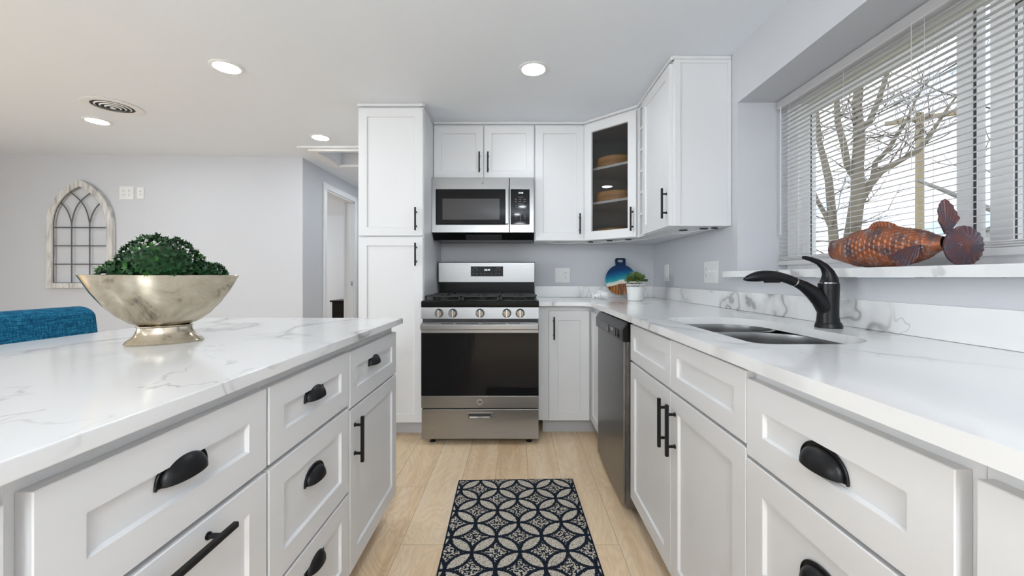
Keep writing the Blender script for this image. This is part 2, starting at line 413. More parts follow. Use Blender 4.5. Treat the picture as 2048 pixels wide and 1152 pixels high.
    def loft(s, x0, x1, z0, z1, prof, cap=True, m=None):
        """nested rectangles: prof = [(inset, y)...]; makes framed panels"""
        mi = s._mi(m); rings = []
        for ins, y in prof:
            rings.append([s.bm.verts.new(p) for p in ((x0 + ins, y, z0 + ins), (x1 - ins, y, z0 + ins), (x1 - ins, y, z1 - ins), (x0 + ins, y, z1 - ins))])
        prs = list(zip(rings, rings[1:]))
        if not cap: prs.append((rings[-1], rings[0]))
        for a, b in prs:
            for k in range(4):
                f = s.bm.faces.new((a[k], a[(k + 1) % 4], b[(k + 1) % 4], b[k])); f.material_index = mi
        if cap:
            for r in (rings[0][::-1], rings[-1]): s.bm.faces.new(r).material_index = mi
        return s
    def xf(s, mat):
        bmesh.ops.transform(s.bm, matrix=mat, verts=s.bm.verts[:]); return s
    def add(s, other, mat=None):
        me = bpy.data.meshes.new('t'); other.bm.to_mesh(me)
        if mat is not None: me.transform(mat)
        off = [s._mi(x) for x in other.mats] or [0]
        for p in me.polygons: p.material_index = off[min(p.material_index, len(off) - 1)]
        s.bm.from_mesh(me); bpy.data.meshes.remove(me); return s
    def build(s, name, mat, parent=None, smooth=35, fix=True, loc=None):
        if fix: bmesh.ops.recalc_face_normals(s.bm, faces=s.bm.faces[:])
        me = bpy.data.meshes.new(name); s.bm.to_mesh(me); s.bm.free()
        for x in (s.mats or [mat]): me.materials.append(x if not isinstance(x, str) else M[x])
        if smooth:
            me.polygons.foreach_set('use_smooth', [True] * len(me.polygons)); me.set_sharp_from_angle(angle=math.radians(smooth))
        o = bpy.data.objects.new(name, me); C.objects.link(o)
        if smooth:
            wm = o.modifiers.new('weighted_normals', 'WEIGHTED_NORMAL'); wm.keep_sharp = True; wm.weight = 60
        if parent: o.parent = parent
        if loc: o.location = loc
        return o
def thing(name, label, cat, loc=(0, 0, 0), rz=0, group=None):
    o = bpy.data.objects.new(name, None); C.objects.link(o); o.location = loc; o.rotation_euler = (0, 0, rz)
    o.empty_display_size = .05; o['label'] = label; o['category'] = cat
    if group: o['group'] = group
    return o
def tag(o, label, cat, group=None):
    o['label'] = label; o['category'] = cat
    if group: o['group'] = group
    return o
def struct(mb, name, mat, parent=None):
    o = mb.build(name, mat, parent)
    if parent is None: o['kind'] = 'structure'
    return o
def dup(root, loc, rz=None, label=None, group=None):
    r = root.copy(); C.objects.link(r); r.location = loc
    if rz is not None: r.rotation_euler = (0, 0, rz)
    if label: r['label'] = label
    if group: r['group'] = group
    for ch in list(root.children):
        c = ch.copy(); C.objects.link(c); c.parent = r
        for g in list(ch.children):
            d = g.copy(); C.objects.link(d); d.parent = c
    return r
def text_mb(txt, size, depth=.0004, mat=None, shear=0):
    cu = bpy.data.curves.new('t', 'FONT'); cu.body = txt; cu.size = size; cu.extrude = depth; cu.align_x = 'CENTER'; cu.align_y = 'CENTER'; cu.shear = shear
    o = bpy.data.objects.new('t', cu); C.objects.link(o)
    dg = bpy.context.evaluated_depsgraph_get(); me = bpy.data.meshes.new_from_object(o.evaluated_get(dg))
    bpy.data.objects.remove(o); bpy.data.curves.remove(cu)
    b = MB(); b.bm.from_mesh(me); bpy.data.meshes.remove(me)
    if mat: b.mats = [mat]
    for f in b.bm.faces: f.material_index = 0
    return b
def T(x=0, y=0, z=0): return Matrix.Translation((x, y, z))
def RX(a): return Matrix.Rotation(a, 4, 'X')
def RY(a): return Matrix.Rotation(a, 4, 'Y')
def RZ(a): return Matrix.Rotation(a, 4, 'Z')

# ================================================================ the room
CEIL = 2.27; XW = 1.144; YB = 3.37
struct(MB().box(-5.5, 1.3, -3.0, YB + .0, -.1, 0).box(-5.5, -1.1, YB, 9.0, -.1, 0), 'floor', 'floor')
# ceiling with the attic hatch left open
cb = MB()
hx0, hx1, hy0, hy1 = -1.83, -1.22, 3.70, 4.22
cb.box(-5.5, 1.5, -3.0, 3.37, CEIL, CEIL + .12).box(-5.5, -1.0, 3.37, hy0, CEIL, CEIL + .12).box(-5.5, hx0, hy0, 9, CEIL, CEIL + .12)
cb.box(hx1, -1.0, hy0, 9, CEIL, CEIL + .12).box(hx0, hx1, hy1, 9, CEIL, CEIL + .12)
struct(cb, 'ceiling', 'ceil')
# back wall behind the stove, ends beside the pantry; hall wall runs on from it
struct(MB().box(-1.22, 1.30, YB, YB + .12, 0, CEIL), 'wall_back', 'wall')
struct(MB().box(-1.22, -1.10, YB + .12, 9.0, 0, CEIL), 'wall_hall', 'wall')
struct(MB().box(-2.12, -1.22, 6.4, 6.52, 0, CEIL), 'wall_hall_end', 'wall')
# window wall: deep opening
oy0, oy1, oz0, oz1 = .38, 2.087, 1.09, 1.994
XG = 1.345
wr = MB()
wr.box(XW, 1.55, oy1, YB + .12, 0, CEIL).box(XW, 1.55, -3.0, oy0, 0, CEIL).box(XW, 1.55, oy0, oy1, 0, oz0 - .001).box(XW, 1.55, oy0, oy1, oz1, CEIL)
struct(wr, 'wall_right', 'wall')
# left part of the room
a = math.atan2(.15, 3.38)
wl = MB().box(-3.6, 0, 0, .12, 0, CEIL)
wl.xf(T(-2.12, 3.98, 0) @ RZ(a)); struct(wl, 'wall_left', 'wall')
dy0, dy1, dz = 4.46, 5.235, 2.065
struct(MB().box(-2.24, -2.12, 3.99, dy0, 0, CEIL).box(-2.24, -2.12, dy1, 9.0, 0, CEIL).box(-2.24, -2.12, dy0, dy1, dz, CEIL), 'wall_doorway', 'wall')
struct(MB().box(-5.62, -5.5, -3.0, 9.0, 0, CEIL), 'wall_far_left', 'wall')
struct(MB().box(-5.5, -2.24, 7.70, 7.82, 0, CEIL), 'wall_bedroom', 'ceil')
struct(MB().box(-5.5, 1.3, -3.12, -3.0, 0, CEIL), 'wall_behind', 'wall')
# baseboard
bb = MB().box(-3.6, -.003, -.012, -.001, .0, .10, .003); bb.xf(T(-2.12, 3.98, 0) @ RZ(a)); struct(bb, 'baseboard_left', 'trim')
struct(MB().box(-2.119, -2.107, 3.99, dy0 - .07, 0, .10, .003).box(-2.119, -2.107, dy1 + .07, 6.4, 0, .10, .003), 'baseboard_hall', 'trim')
# door casing and jamb
d = bpy.data.objects.new('door_1', None); C.objects.link(d); d.location = (-2.12, dy0, 0); d['kind'] = 'structure'
def L(b): return b.xf(T(2.12, -dy0, 0))
cs = MB()
for y0, y1 in ((dy0 - .065, dy0 + .002), (dy1 - .002, dy1 + .065)):
    cs.box(-2.119, -2.103, y0, y1, 0, dz + .065, .003); 
cs.box(-2.119, -2.101, dy0 + .002, dy1 - .002, dz - .002, dz + .065, .003)
L(cs).build('door_casing', 'trim', d)
jb = MB().box(-2.245, -2.119, dy0, dy0 + .018, 0, dz).box(-2.245, -2.119, dy1 - .018, dy1, 0, dz).box(-2.245, -2.119, dy0, dy1, dz - .018, dz)
jb.box(-2.20, -2.165, dy0 + .018, dy0 + .030, 0, dz - .018).box(-2.20, -2.165, dy1 - .030, dy1 - .018, 0, dz - .018)
L(jb).build('door_jamb', 'trim', d)
L(MB().box(-2.155, -2.125, dy1 - .0205, dy1 - .018, .975, 1.035, .001).box(-2.148, -2.134, dy1 - .0215, dy1 - .0204, .99, 1.02, 0, 'chrome')).build('strike_plate', 'black', d)
# attic hatch: stepped frame and lifted panel
hp = bpy.data.objects.new('ceiling_hatch', None); C.objects.link(hp); hp.location = (-1.52, 3.96, CEIL); hp['kind'] = 'structure'
h0 = MB()
def ring(b, ox0, ox1, oy0_, oy1_, t, z0, z1, bev=.004):
    b.box(ox0, ox1, oy0_, oy0_ + t, z0, z1, bev); b.box(ox0, ox1, oy1_ - t, oy1_, z0, z1, bev)
    b.box(ox0, ox0 + t, oy0_ + t, oy1_ - t, z0, z1, bev); b.box(ox1 - t, ox1, oy0_ + t, oy1_ - t, z0, z1, bev)
ring(h0, -1.98, -1.115, 3.61, 4.31, .085, CEIL - .018, CEIL - .0005)
ring(h0, -1.905, -1.17, 3.665, 4.255, .055, CEIL - .030, CEIL - .0005)
h0.xf(T(1.52, -3.96, -CEIL)).build('hatch_frame', 'trim', hp)
MB().box(hx0 - .03, hx1 + .03, hy0 - .03, hy1 + .03, CEIL + .125, CEIL + .14).xf(T(1.52, -3.96, -CEIL)).build('hatch_panel', 'trim', hp)

# ---------------------------------------------------------------- window, sill, blind
win = bpy.data.objects.new('window_1', None); C.objects.link(win); win.location = (1.42, 1.235, 1.1); win['kind'] = 'structure'
def Lw(b): return b.xf(T(-1.42, -1.235, -1.1))
fr = MB()
fx0, fx1 = 1.40, 1.49
def frame_yz(b, y0, y1, z0, z1, t, x0, x1, bev=.002, tb=None):
    tb = tb or t
    b.box(x0, x1, y0, y0 + t, z0, z1, bev); b.box(x0, x1, y1 - t, y1, z0, z1, bev)
    b.box(x0, x1, y0 + t, y1 - t, z0, z0 + tb, bev); b.box(x0, x1, y0 + t, y1 - t, z1 - tb, z1, bev)
frame_yz(fr, oy0, oy1, oz0 + .03, oz1, .085, fx0, fx1, .003, .045)
Lw(fr).build('window_frame', 'vinyl', win)
for nm, y0, y1, x0 in (('sash', 1.24, 2.01, 1.418), ('sash', .455, 1.225, 1.438)):
    sb = MB(); frame_yz(sb, y0, y1, 1.150, 1.925, .060, x0, x0 + .028, .002, .043)
    Lw(sb).build('window_sash', 'vinyl', win)
    gb = MB(); frame_yz(gb, y0 + .058, y1 - .058, 1.191, 1.884, .004, x0 + .004, x0 + .009, 0)
    Lw(gb).build('gasket', 'darkgap', win)
    Lw(MB().box(x0 + .012, x0 + .016, y0 + .055, y1 - .055, 1.188, 1.888)).build('pane', 'glass', win)
Lw(MB().box(1.413, 1.4175, 1.2415, 1.2465, 1.15, 1.925)).build('gasket', 'darkgap', win)
# marble sill with a short horn past the opening
struct(MB().prism([(1.10, 2.155), (1.10, -.2), (XW - .0, -.2), (XW, oy0 + .0), (1.42, oy0), (1.42, oy1), (XW, oy1), (XW, 2.155)], oz0, 1.120, 'z'), 'window_sill', 'marble')

bl = thing('window_blind', 'white horizontal mini blind hanging lowered over the kitchen window above the sink', 'blind', (1.36, 1.235, 1.98))
def Lb(b): return b.xf(T(-1.36, -1.235, -1.98))
by0, by1 = .40, 2.075
Lb(MB().box(1.335, 1.385, by0, by1, 1.952, 1.990, .008, None, 3).box(1.338, 1.382, by0 + .01, by1 - .01, 1.946, 1.953, 0)).build('headrail', 'slat', bl)
sl = MB(); z = 1.930
while z > 1.20:
    # gently crowned slat, tilted a little
    n = 3; prev = []
    for j in range(n + 1):
        t = j / n; x = 1.348 + .025 * t; zz = z + .0022 * math.sin(PI * t) + .0035 * (t - .5)
        prev.append((x, zz))
    sl.prism([(p[0], p[1]) for p in prev] + [(p[0], p[1] - .0007) for p in prev[::-1]], by0 + .006, by1 - .004, 'y')
    z -= .0213
Lb(sl).build('slats', 'slat', bl, smooth=25)
Lb(MB().box(1.345, 1.377, by0 + .004, by1 - .002, 1.150, 1.172, .004, None, 2).box(1.347, 1.375, by0 + .006, by1 - .004, 1.175, 1.179, .001).box(1.347, 1.375, by0 + .006, by1 - .004, 1.182, 1.186, .001)
   .box(1.347, 1.375, by0 + .006, by1 - .004, 1.189, 1.193, .001)).build('bottom_rail', 'slat', bl)
for yy in (1.99, 1.66, 1.33, .95, .55):
    Lb(MB().tube([(1.346, yy, 1.95), (1.346, yy, 1.17)], .0006, 5).tube([(1.3755, yy, 1.95), (1.3755, yy, 1.17)], .0006, 5)).build('ladder_cord', 'slat', bl)
Lb(MB().tube([(1.330, 2.03, 1.95), (1.330, 2.03, 1.30)], .0035, 6)).build('tilt_wand', 'slat', bl)
Lb(MB().tube([(1.332, 1.36, 1.95), (1.332, 1.36, 1.45)], .001, 5)).build('pull_cord', 'slat', bl)

# ---------------------------------------------------------------- recessed lights and vent
LP = [(.093, 2.28, 'round recessed ceiling light nearest above the microwave and range'),
      (-1.63, 2.26, 'round recessed ceiling light over the far end of the island'),
      (-3.17, 3.04, 'round recessed ceiling light beside the round air vent'),
      (-1.66, 3.40, 'round recessed ceiling light just in front of the attic hatch'),
      (.093, -.75, 'round recessed ceiling light over the sink aisle'), (-1.63, -.80, 'round recessed ceiling light over the near end of the island'),
      (-3.3, .50, 'round recessed ceiling light over the dining side'), (.0, -1.6, 'round recessed ceiling light at the back of the kitchen'),
      (-2.4, -1.6, 'round recessed ceiling light at the back of the dining side'), (-1.42, 4.85, 'unseen round ceiling light added to brighten the hallway behind the pantry'), (-1.42, 5.9, 'unseen round ceiling light added to brighten the far end of the hallway')]  # last two are unseen, added to brighten the hall wall
lt = thing('recessed_light', LP[0][2], 'ceiling light', (LP[0][0], LP[0][1], CEIL), 0, 'recessed ceiling lights')
MB().lathe([(.064, -.0005), (.083, -.0005), (.084, -.004), (.080, -.0065), (.066, -.007), (.064, -.004), (.064, -.0005)], seg=48).build('trim_ring', 'trim', lt)
MB().lathe([(0, -.0062), (.060, -.0062), (.066, -.0050), (.066, -.001), (0, -.001)], seg=48).build('diffuser', 'led', lt)
for x, y, lab in LP[1:]: dup(lt, (x, y, CEIL), None, lab)
vt = thing('ceiling_vent', 'round white ceiling air vent with dark ring slots', 'air vent', (-2.79, 2.78, CEIL))
MB().lathe([(.114, -.001), (.16, -.001), (.162, -.004), (.155, -.006), (.120, -.008), (.114, -.006), (.114, -.001)], seg=48).build('flange', 'trim', vt)
MB().lathe([(0, -.0015), (.1145, -.0015), (.1145, -.0005), (0, -.0005)], seg=40).build('duct_opening', 'slot', vt)
for r, z in ((.092, -.006), (.066, -.009), (.040, -.012)):
    MB().lathe([(r - .004, z - .003), (r + .004, z + .001), (r + .004, z + .002), (r - .004, z - .002), (r - .004, z - .003)], seg=40).build('cone_ring', 'trim', vt)
MB().lathe([(0, -.018), (.014, -.017), (.016, -.014), (.006, -.010), (.006, -.002), (0, -.002)], seg=20).build('center_cap', 'trim', vt)

# ================================================================ cabinets
PROF = lambda st: [(0, 0), (0, -.0188), (.0013, -.0203), (st, -.0203), (st + .0035, -.0125)]
def front(x0, x1, z0, z1, st=.057): return MB().loft(x0, x1, z0, z1, PROF(st))
def bar_pull(x, z, length=.16, vert=True, y=-.0203, so=.032, t=.0105, cc=None):
    b = MB(); cc = cc or length * .62; h = length / 2
    if vert: b.box(x - t / 2, x + t / 2, y - so, y - so + t, z - h, z + h, .0012)
    else: b.box(x - h, x + h, y - so, y - so + t, z - t / 2, z + t / 2, .0012)
    for s_ in (-1, 1):
        p = (x, z + s_ * cc / 2) if vert else (x + s_ * cc / 2, z)
        b.tube([(p[0], y - so + t, p[1]), (p[0], y + .001, p[1])], .0048, 10)
        b.tube([(p[0], y - .003, p[1]), (p[0], y + .0005, p[1])], .007, 10)
    return b
def cup_pull(x, z, w=.098, y=-.0125, depth=.024, hgt=.036):
    b = MB(); a_ = w / 2 - .004; zc = z - hgt / 2
    def shell(off):
        def fn(u, v):
            t = -1 + 2 * u; t = math.sin(t * PI / 2); r = math.sqrt(max(0, 1 - t * t)) ** .8; an = v * PI / 2
            return (x + (a_ - off) * t, y - .002 - (depth - off) * math.sin(an) * r, zc + (hgt - off) * math.cos(an) * r)
        return fn
    b.grid(shell(0), 24, 8); b.grid(shell(.0022), 24, 8)
    # bottom lip joining the two skins
    f0, f1 = shell(0), shell(.0022)
    for i in range(24): b.quad([f0(i / 24, 1), f0((i + 1) / 24, 1), f1((i + 1) / 24, 1), f1(i / 24, 1)])
    # flange lying on the drawer front, with a raised rim and two ears
    poly = []; n = 28
    for i in range(n + 1):
        an = PI * i / n; poly.append((x + (a_ + .006) * math.cos(an), zc - .002 + (hgt + .0075) * math.sin(an) ** .8))
    inner = [(x + (a_ - .004) * math.cos(PI * i / n), zc + .0 + (hgt - .002) * math.sin(PI * i / n) ** .8) for i in range(n + 1)]
    b.prism(poly + inner[::-1], y - .0035, y + .0002, 'y')
    rim = [(p[0], y - .0035, p[1]) for p in poly]; b.tube(rim, .0018, 6)
    for s_ in (-1, 1): b.lathe([(0, .0), (.0045, .0), (.003, .003), (0, .004)], (0, 0, 0), 10) if False else b.tube([(x + s_ * (a_ + .001), y - .006, zc + .004), (x + s_ * (a_ + .001), y + .0, zc + .004)], .0042, 8)
    return b
def cabinet(name, label, loc, rz, w, z0, z1, depth, fronts, kick=None, group=None, extra=None, carc=True):
    """fronts: (kind, x0,x1,z0,z1, handle) with handle None | ('bar',x,z,len,vert) | ('cup',x,z)"""
    t = thing(name, label, 'cabinet', loc, rz, group)
    if carc:
        b = MB()
        if carc == 'open':
            b.box(0, w, .0006, .02, z0, z1).box(0, .016, .02, depth, z0, z1).box(w - .016, w, .02, depth, z0, z1).box(.016, w - .016, depth - .012, depth, z0, z1).box(.016, w - .016, .02, depth - .012, z0, z0 + .016)
        else: b.box(0, w, .0006, depth, z0, z1, .001)
        b.build('body', 'cab', t)
    if kick: MB().box(kick[0], kick[1], .065, .08, 0.001, z0, 0).build('toe_kick', 'kick', t)
    for f in fronts:
        kind, x0, x1, a0, a1, hd = f[:6]
        o = front(x0, x1, a0, a1, f[6] if len(f) > 6 else .057).build(kind, 'cab', t)
        if hd:
            hb = cup_pull(hd[1], hd[2]) if hd[0] == 'cup' else bar_pull(hd[1], hd[2], hd[3], hd[4])
            hb.build('handle', 'black', o)
    return t

GI = 'white shaker cabinets of the island'; GR = 'white shaker base cabinets of the sink run'; GU = 'white shaker wall cabinets'
# island (faces +X): local x = world y - origin y
rI = PI / 2; XI = -.57
def ice(y): return y
cabinet('island_cabinet', 'far island cabinet with one cup-pull drawer over a door with vertical bar handle', (XI, 1.322, 0), rI, .51, .105, .868, .58,
        [('drawer', .004, .508, .656, .842, ('cup', .235, .775)), ('door', .004, .508, .110, .648, ('bar', .040, .542, .155, True))], (0, .45), GI)
cabinet('island_cabinet', 'middle island cabinet with three stacked cup-pull drawers', (XI, .8885, 0), rI, .4335, .105, .868, .58,
        [('drawer', .0045, .429, .672, .8455, ('cup', .2145, .778)), ('drawer', .0045, .429, .389, .661, ('cup', .2145, .556)), ('drawer', .0045, .429, .110, .380, ('cup', .2145, .318))], (0, .4335), GI)
cabinet('island_cabinet', 'island cabinet with a cup-pull drawer above a front with horizontal bar handle', (XI, .4455, 0), rI, .443, .105, .868, .58,
        [('drawer', .0115, .438, .672, .8455, ('cup', .2225, .780)), ('door', .0115, .438, .110, .661, ('bar', .2125, .630, .185, False))], (0, .443), GI)
cabinet('island_cabinet', 'island cabinet cut off at the left edge of the picture', (XI, -.05, 0), rI, .4955, .105, .868, .58,
        [('drawer', .01, .482, .672, .8455, ('cup', .25, .778)), ('door', .01, .482, .110, .661, ('bar', .44, .54, .155, True))], (0, .4955), GI)
sb = MB().prism([(-.53, -.45), (-.53, 1.872), (-1.437, 1.872), (-1.475, -.45)], .874, .900, 'z')
bmesh.ops.bevel(sb.bm, geom=[e for e in sb.bm.edges], offset=.003, segments=2, profile=.5, affect='EDGES')
tag(sb.build('island_countertop', 'marble2'), 'white quartz island countertop with grey veins under the silver bowl', 'countertop')
tag(MB().box(-1.17, -1.152, -.05, 1.832, .002, .868, .001).build('island_back_panel', 'cab'), 'plain white panel closing the seating side of the island', 'panel')

# sink run (faces -X): local x = origin y - world y
rR = -PI / 2; XR = .525
cabinet('sink_cabinet', 'sink base cabinet with two false drawer fronts over paired doors', (XR, 1.795, 0), rR, .9095, .105, .893, .58,
        [('drawer_front', .005, .4695, .722, .880, None, .05), ('drawer_front', .4725, .907, .722, .8835, None, .05),
         ('door', .005, .4695, .110, .713, ('bar', .4695 - .030, .600, .165, True)), ('door', .4725, .907, .110, .713, ('bar', .4725 + .038, .600, .165, True))], (.33, .9095), GR, None, 'open')
cabinet('drawer_cabinet', 'base cabinet nearer than the sink doors with stacked cup-pull drawers', (XR, .885, 0), rR, .434, .105, .893, .58,
        [('drawer', .0, .421, .701, .868, ('cup', .2145, .787)), ('drawer', .0, .421, .420, .693, ('cup', .2145, .580)), ('drawer', .0, .421, .110, .412, ('cup', .2145, .290))], (0, .434), GR)
cabinet('base_cabinet', 'base cabinet cut off at the lower right corner of the picture', (XR, .4505, 0), rR, .61, .105, .893, .58,
        [('drawer', .008, .60, .701, .868, ('cup', .30, .787)), ('door', .008, .60, .110, .693, ('bar', .55, .58, .165, True))], (0, .61), GR)
# corner cabinet with two doors meeting in the inner corner
cc = thing('corner_cabinet', 'white corner base cabinet right of the range with two narrow doors', 'cabinet', (.145, 2.77, 0), 0, GR)
b = MB().prism([(.0, .0006), (.3606, .0006), (.3806, -.0194 + .02), (.3806, -.345), (.96, -.345), (.96, .585), (0, .585)], .105, .893, 'z')
b.build('body', 'cab', cc)
o = front(.073, .3495, .110, .858, .062).build('door', 'cab', cc); bar_pull(.073 + .034, .742, .155).build('handle', 'black', o)
m4 = T(.3806, -.025, 0) @ RZ(rR)
o = front(.0, .315, .110, .858, .057).xf(m4).build('door', 'cab', cc)
MB().box(.035, .45, .065, .08, .001, .105).build('toe_kick', 'kick', cc)
MB().box(.4456, .46, -.345, .065, .001, .105).build('toe_kick', 'kick', cc)

# pantry
cabinet('pantry_cabinet', 'tall white pantry cabinet left of the range with one door above another', (-1.082, 2.75, 0), 0, .447, .10, 2.25, .615,
        [('door', .006, .449 - .006, 1.370, 2.235, ('bar', .3975, 1.482, .155, True)), ('door', .006, .449 - .006, .103, 1.360, ('bar', .3975, 1.243, .155, True))], (0, .447), None)
# wall cabinets
cabinet('wall_cabinet', 'short white wall cabinet with two doors directly above the microwave', (-.634, 3.07, 0), 0, .765, 1.832, 2.25, .295,
        [('door', .003, .380, 1.838, 2.235, ('bar', .350, 1.955, .155, True)), ('door', .385, .762, 1.838, 2.235, ('bar', .415, 1.955, .155, True))], None, GU)
cabinet('wall_cabinet', 'narrow single-door white wall cabinet right of the microwave', (.132, 3.07, 0), 0, .379, 1.363, 2.25, .295,
        [('door', .008, .376, 1.366, 2.235, ('bar', .342, 1.492, .155, True))], None, GU)
# diagonal glass-door corner cabinet (hollow, shelves inside)
gc = thing('corner_wall_cabinet', 'diagonal corner wall cabinet with a glass door and round wooden boxes inside', 'cabinet', (.512, 3.07, 0), 0, GU)
def G(p): return [(x - .512, y - 3.07) for x, y in p]
PENT = [(.5125, 3.068), (.838, 2.762), (1.142, 2.762), (1.142, 3.368), (.5125, 3.368)]
b = MB(); b.prism(G(PENT), 1.363, 1.381, 'z').prism(G(PENT), 2.232, 2.25, 'z')
b.box(0.0005, .018, -.0, .298, 1.381, 2.232).box(.018, .63, .286, .298, 1.381, 2.232).box(.618, .63, -.308, .286, 1.381, 2.232).box(.326, .618, -.308, -.290, 1.381, 2.232)
dd = (Vector((.838, 2.762, 0)) - Vector((.5125, 3.068, 0))); ln = dd.length; an = math.atan2(dd.y, dd.x); mD = T(0, -.002, 0) @ RZ(an)
fb = MB().box(0, .022, .0006, .018, 1.381, 2.232).box(ln - .022, ln, .0006, .018, 1.381, 2.232).box(.022, ln - .022, .0006, .018, 1.363, 1.40).box(.022, ln - .022, .0006, .018, 2.205, 2.25).xf(mD)
b.add(fb); b.build('body', 'cab', gc)
b = MB().box(.0185, .62, .282, .2855, 1.382, 2.231).box(.614, .6175, -.288, .282, 1.382, 2.231).box(.0185, .022, .0, .282, 1.382, 2.231).build('shade_lining', 'interior_shade', gc)  # thin dark sheets standing for the shade behind the glass door
SP = [(.555, 3.085), (.862, 2.795), (1.128, 2.795), (1.128, 3.352), (.536, 3.352), (.536, 3.10)]
for z in (1.898, 1.640): MB().prism(G(SP), z, z + .018, 'z').build('shelf', 'cab', gc)
dr = MB().loft(.012, ln - .012, 1.366, 2.235, [(0, 0), (0, -.0188), (.0013, -.0203), (.062, -.0203), (.0655, -.013), (.0655, 0)], cap=False).xf(mD).build('door', 'cab', gc)
MB().box(.074, ln - .074, -.010, -.006, 1.425, 2.175).xf(mD).build('glass_pane', 'doorglass', dr)
bar_pull(ln - .038, 1.488, .165).xf(mD).build('handle', 'black', dr)
# round wooden boxes on its shelves
for i, (z, lab) in enumerate(((1.9165, 'round honey wood box on the top shelf behind the glass door'), (1.6585, 'round honey wood box on the middle shelf behind the glass door'), (1.3815, 'round honey wood box on the bottom of the glass-door cabinet'))):
    bo = thing('wooden_box', lab, 'box', (.760, 3.085, z), 0, 'round wooden boxes in the glass-door cabinet')
    MB().lathe([(0, 0), (.150, 0), (.152, .004), (.152, .066), (.149, .070), (.143, .066), (.143, .010), (0, .010)], seg=48).build('tray', 'beech', bo)
# wine cubbies
wt = thing('wine_rack', 'narrow white column of open wine cubbies beside the glass-door cabinet', 'wine rack', (.838, 2.760, 0), rR, GU)
b = MB(); W = .125
b.box(0, .016, 0, .303, 1.363, 2.25).box(W - .016, W, 0, .303, 1.363, 2.25).box(.016, W - .016, .285, .303, 1.363, 2.25)
b.build('body', 'cab', wt)
for k in range(7):
    z = 1.363 + (2.25 - 1.363 - .018) * k / 6; MB().box(.016, W - .016, .0, .285, z, z + .018, .001).build('shelf', 'cab', wt)
t = cabinet('wall_cabinet', 'white wall cabinet nearest the window with its plain side panel showing', (.838, 2.634, 0), rR, .484, 1.363, 2.25, .304,
        [('door', .005, .470, 1.366, 2.235, ('bar', .470 - .034, 1.492, .165, True))], None, GU)
MB().box(.4845, .490, .002, .034, 1.363, 2.25, .001).box(.4845, .490, .286, .304, 1.363, 2.25, .001).box(.4845, .489, .034, .286, 2.232, 2.25, .001).build('side_trim', 'cab', t)
# crown strips
def strip(pts, name, lab):
    b = MB(); 
    for (x0, y0), (x1, y1) in zip(pts, pts[1:]):
        v = Vector((x1 - x0, y1 - y0, 0)); an_ = math.atan2(v.y, v.x)
        b.add(MB().box(-.004, v.length + .004, -.012, .02, 2.2505, 2.2695, .004), T(x0, y0, 0) @ RZ(an_))
    return tag(b.build(name, 'cab'), lab, 'moulding')
strip([(-.634, 3.062), (.5125, 3.062), (.832, 2.757), (.832, 2.152), (1.138, 2.152)], 'crown_moulding', 'thin white crown strip along the top of the wall cabinets')
strip([(-1.082, 2.742), (-.639, 2.742), (-.639, 3.05)], 'crown_moulding', 'thin white crown strip along the top of the tall pantry')
# LED wiring dangling under the wall cabinets
b = MB()
random.seed(3)
def wire(pts, r=.0016):
    q = []
    for i in range(len(pts) - 1):
        p0, p1 = Vector(pts[i]), Vector(pts[i + 1])
        for k in range(6):
            t_ = k / 6; q.append(p0.lerp(p1, t_) + Vector((random.uniform(-.004, .004), random.uniform(-.004, .004), -random.uniform(0, .006))))
    q.append(Vector(pts[-1])); b.tube(q, r, 5)
ZU = 1.3605
wire([(.22, 3.10, ZU), (.32, 3.12, ZU - .008), (.45, 3.10, ZU - .004), (.6, 3.10, ZU - .008), (.75, 2.98, ZU - .004), (.88, 2.80, ZU - .006), (.90, 2.55, ZU - .010), (.93, 2.33, ZU - .012), (1.02, 2.26, ZU - .005), (1.1, 2.20, ZU - .002)])
wire([(.30, 3.16, ZU), (.40, 3.08, ZU - .012), (.50, 3.14, ZU)]); wire([(.60, 3.02, ZU), (.70, 2.95, ZU - .012), (.80, 2.86, ZU)])
wire([(.92, 2.42, ZU), (.96, 2.30, ZU - .020), (1.04, 2.24, ZU)])
wg = thing('cabinet_wiring', 'thin loose light wiring dangling under the wall cabinets', 'wiring', (.70, 2.9, ZU))
b.xf(T(-.70, -2.9, -ZU)).build('cable', 'plastic', wg)
for x, y in ((.56, 3.06), (.68, 2.96), (.79, 2.86), (.95, 2.30), (1.03, 2.22), (1.08, 2.20)):
    MB().box(-.022, .022, -.006, .006, -.008, 0, .002).xf(T(x - .70, y - 2.9, 0) @ RZ(random.uniform(-1, 1))).build('clip', 'slot', wg)

# ================================================================ counters
def arc(cx, cy, r, a0, a1, n=8): return [(cx + r * math.cos(math.radians(a0 + (a1 - a0) * i / n)), cy + r * math.sin(math.radians(a0 + (a1 - a0) * i / n))) for i in range(n + 1)]
ZC0, ZC1 = .895, .922
outer = [(.148, 2.705), (.40, 2.705)] + arc(.40, 2.620, .085, 90, 0, 6) + [(.485, -.5), (1.143, -.5), (1.143, 3.369), (.148, 3.369)]
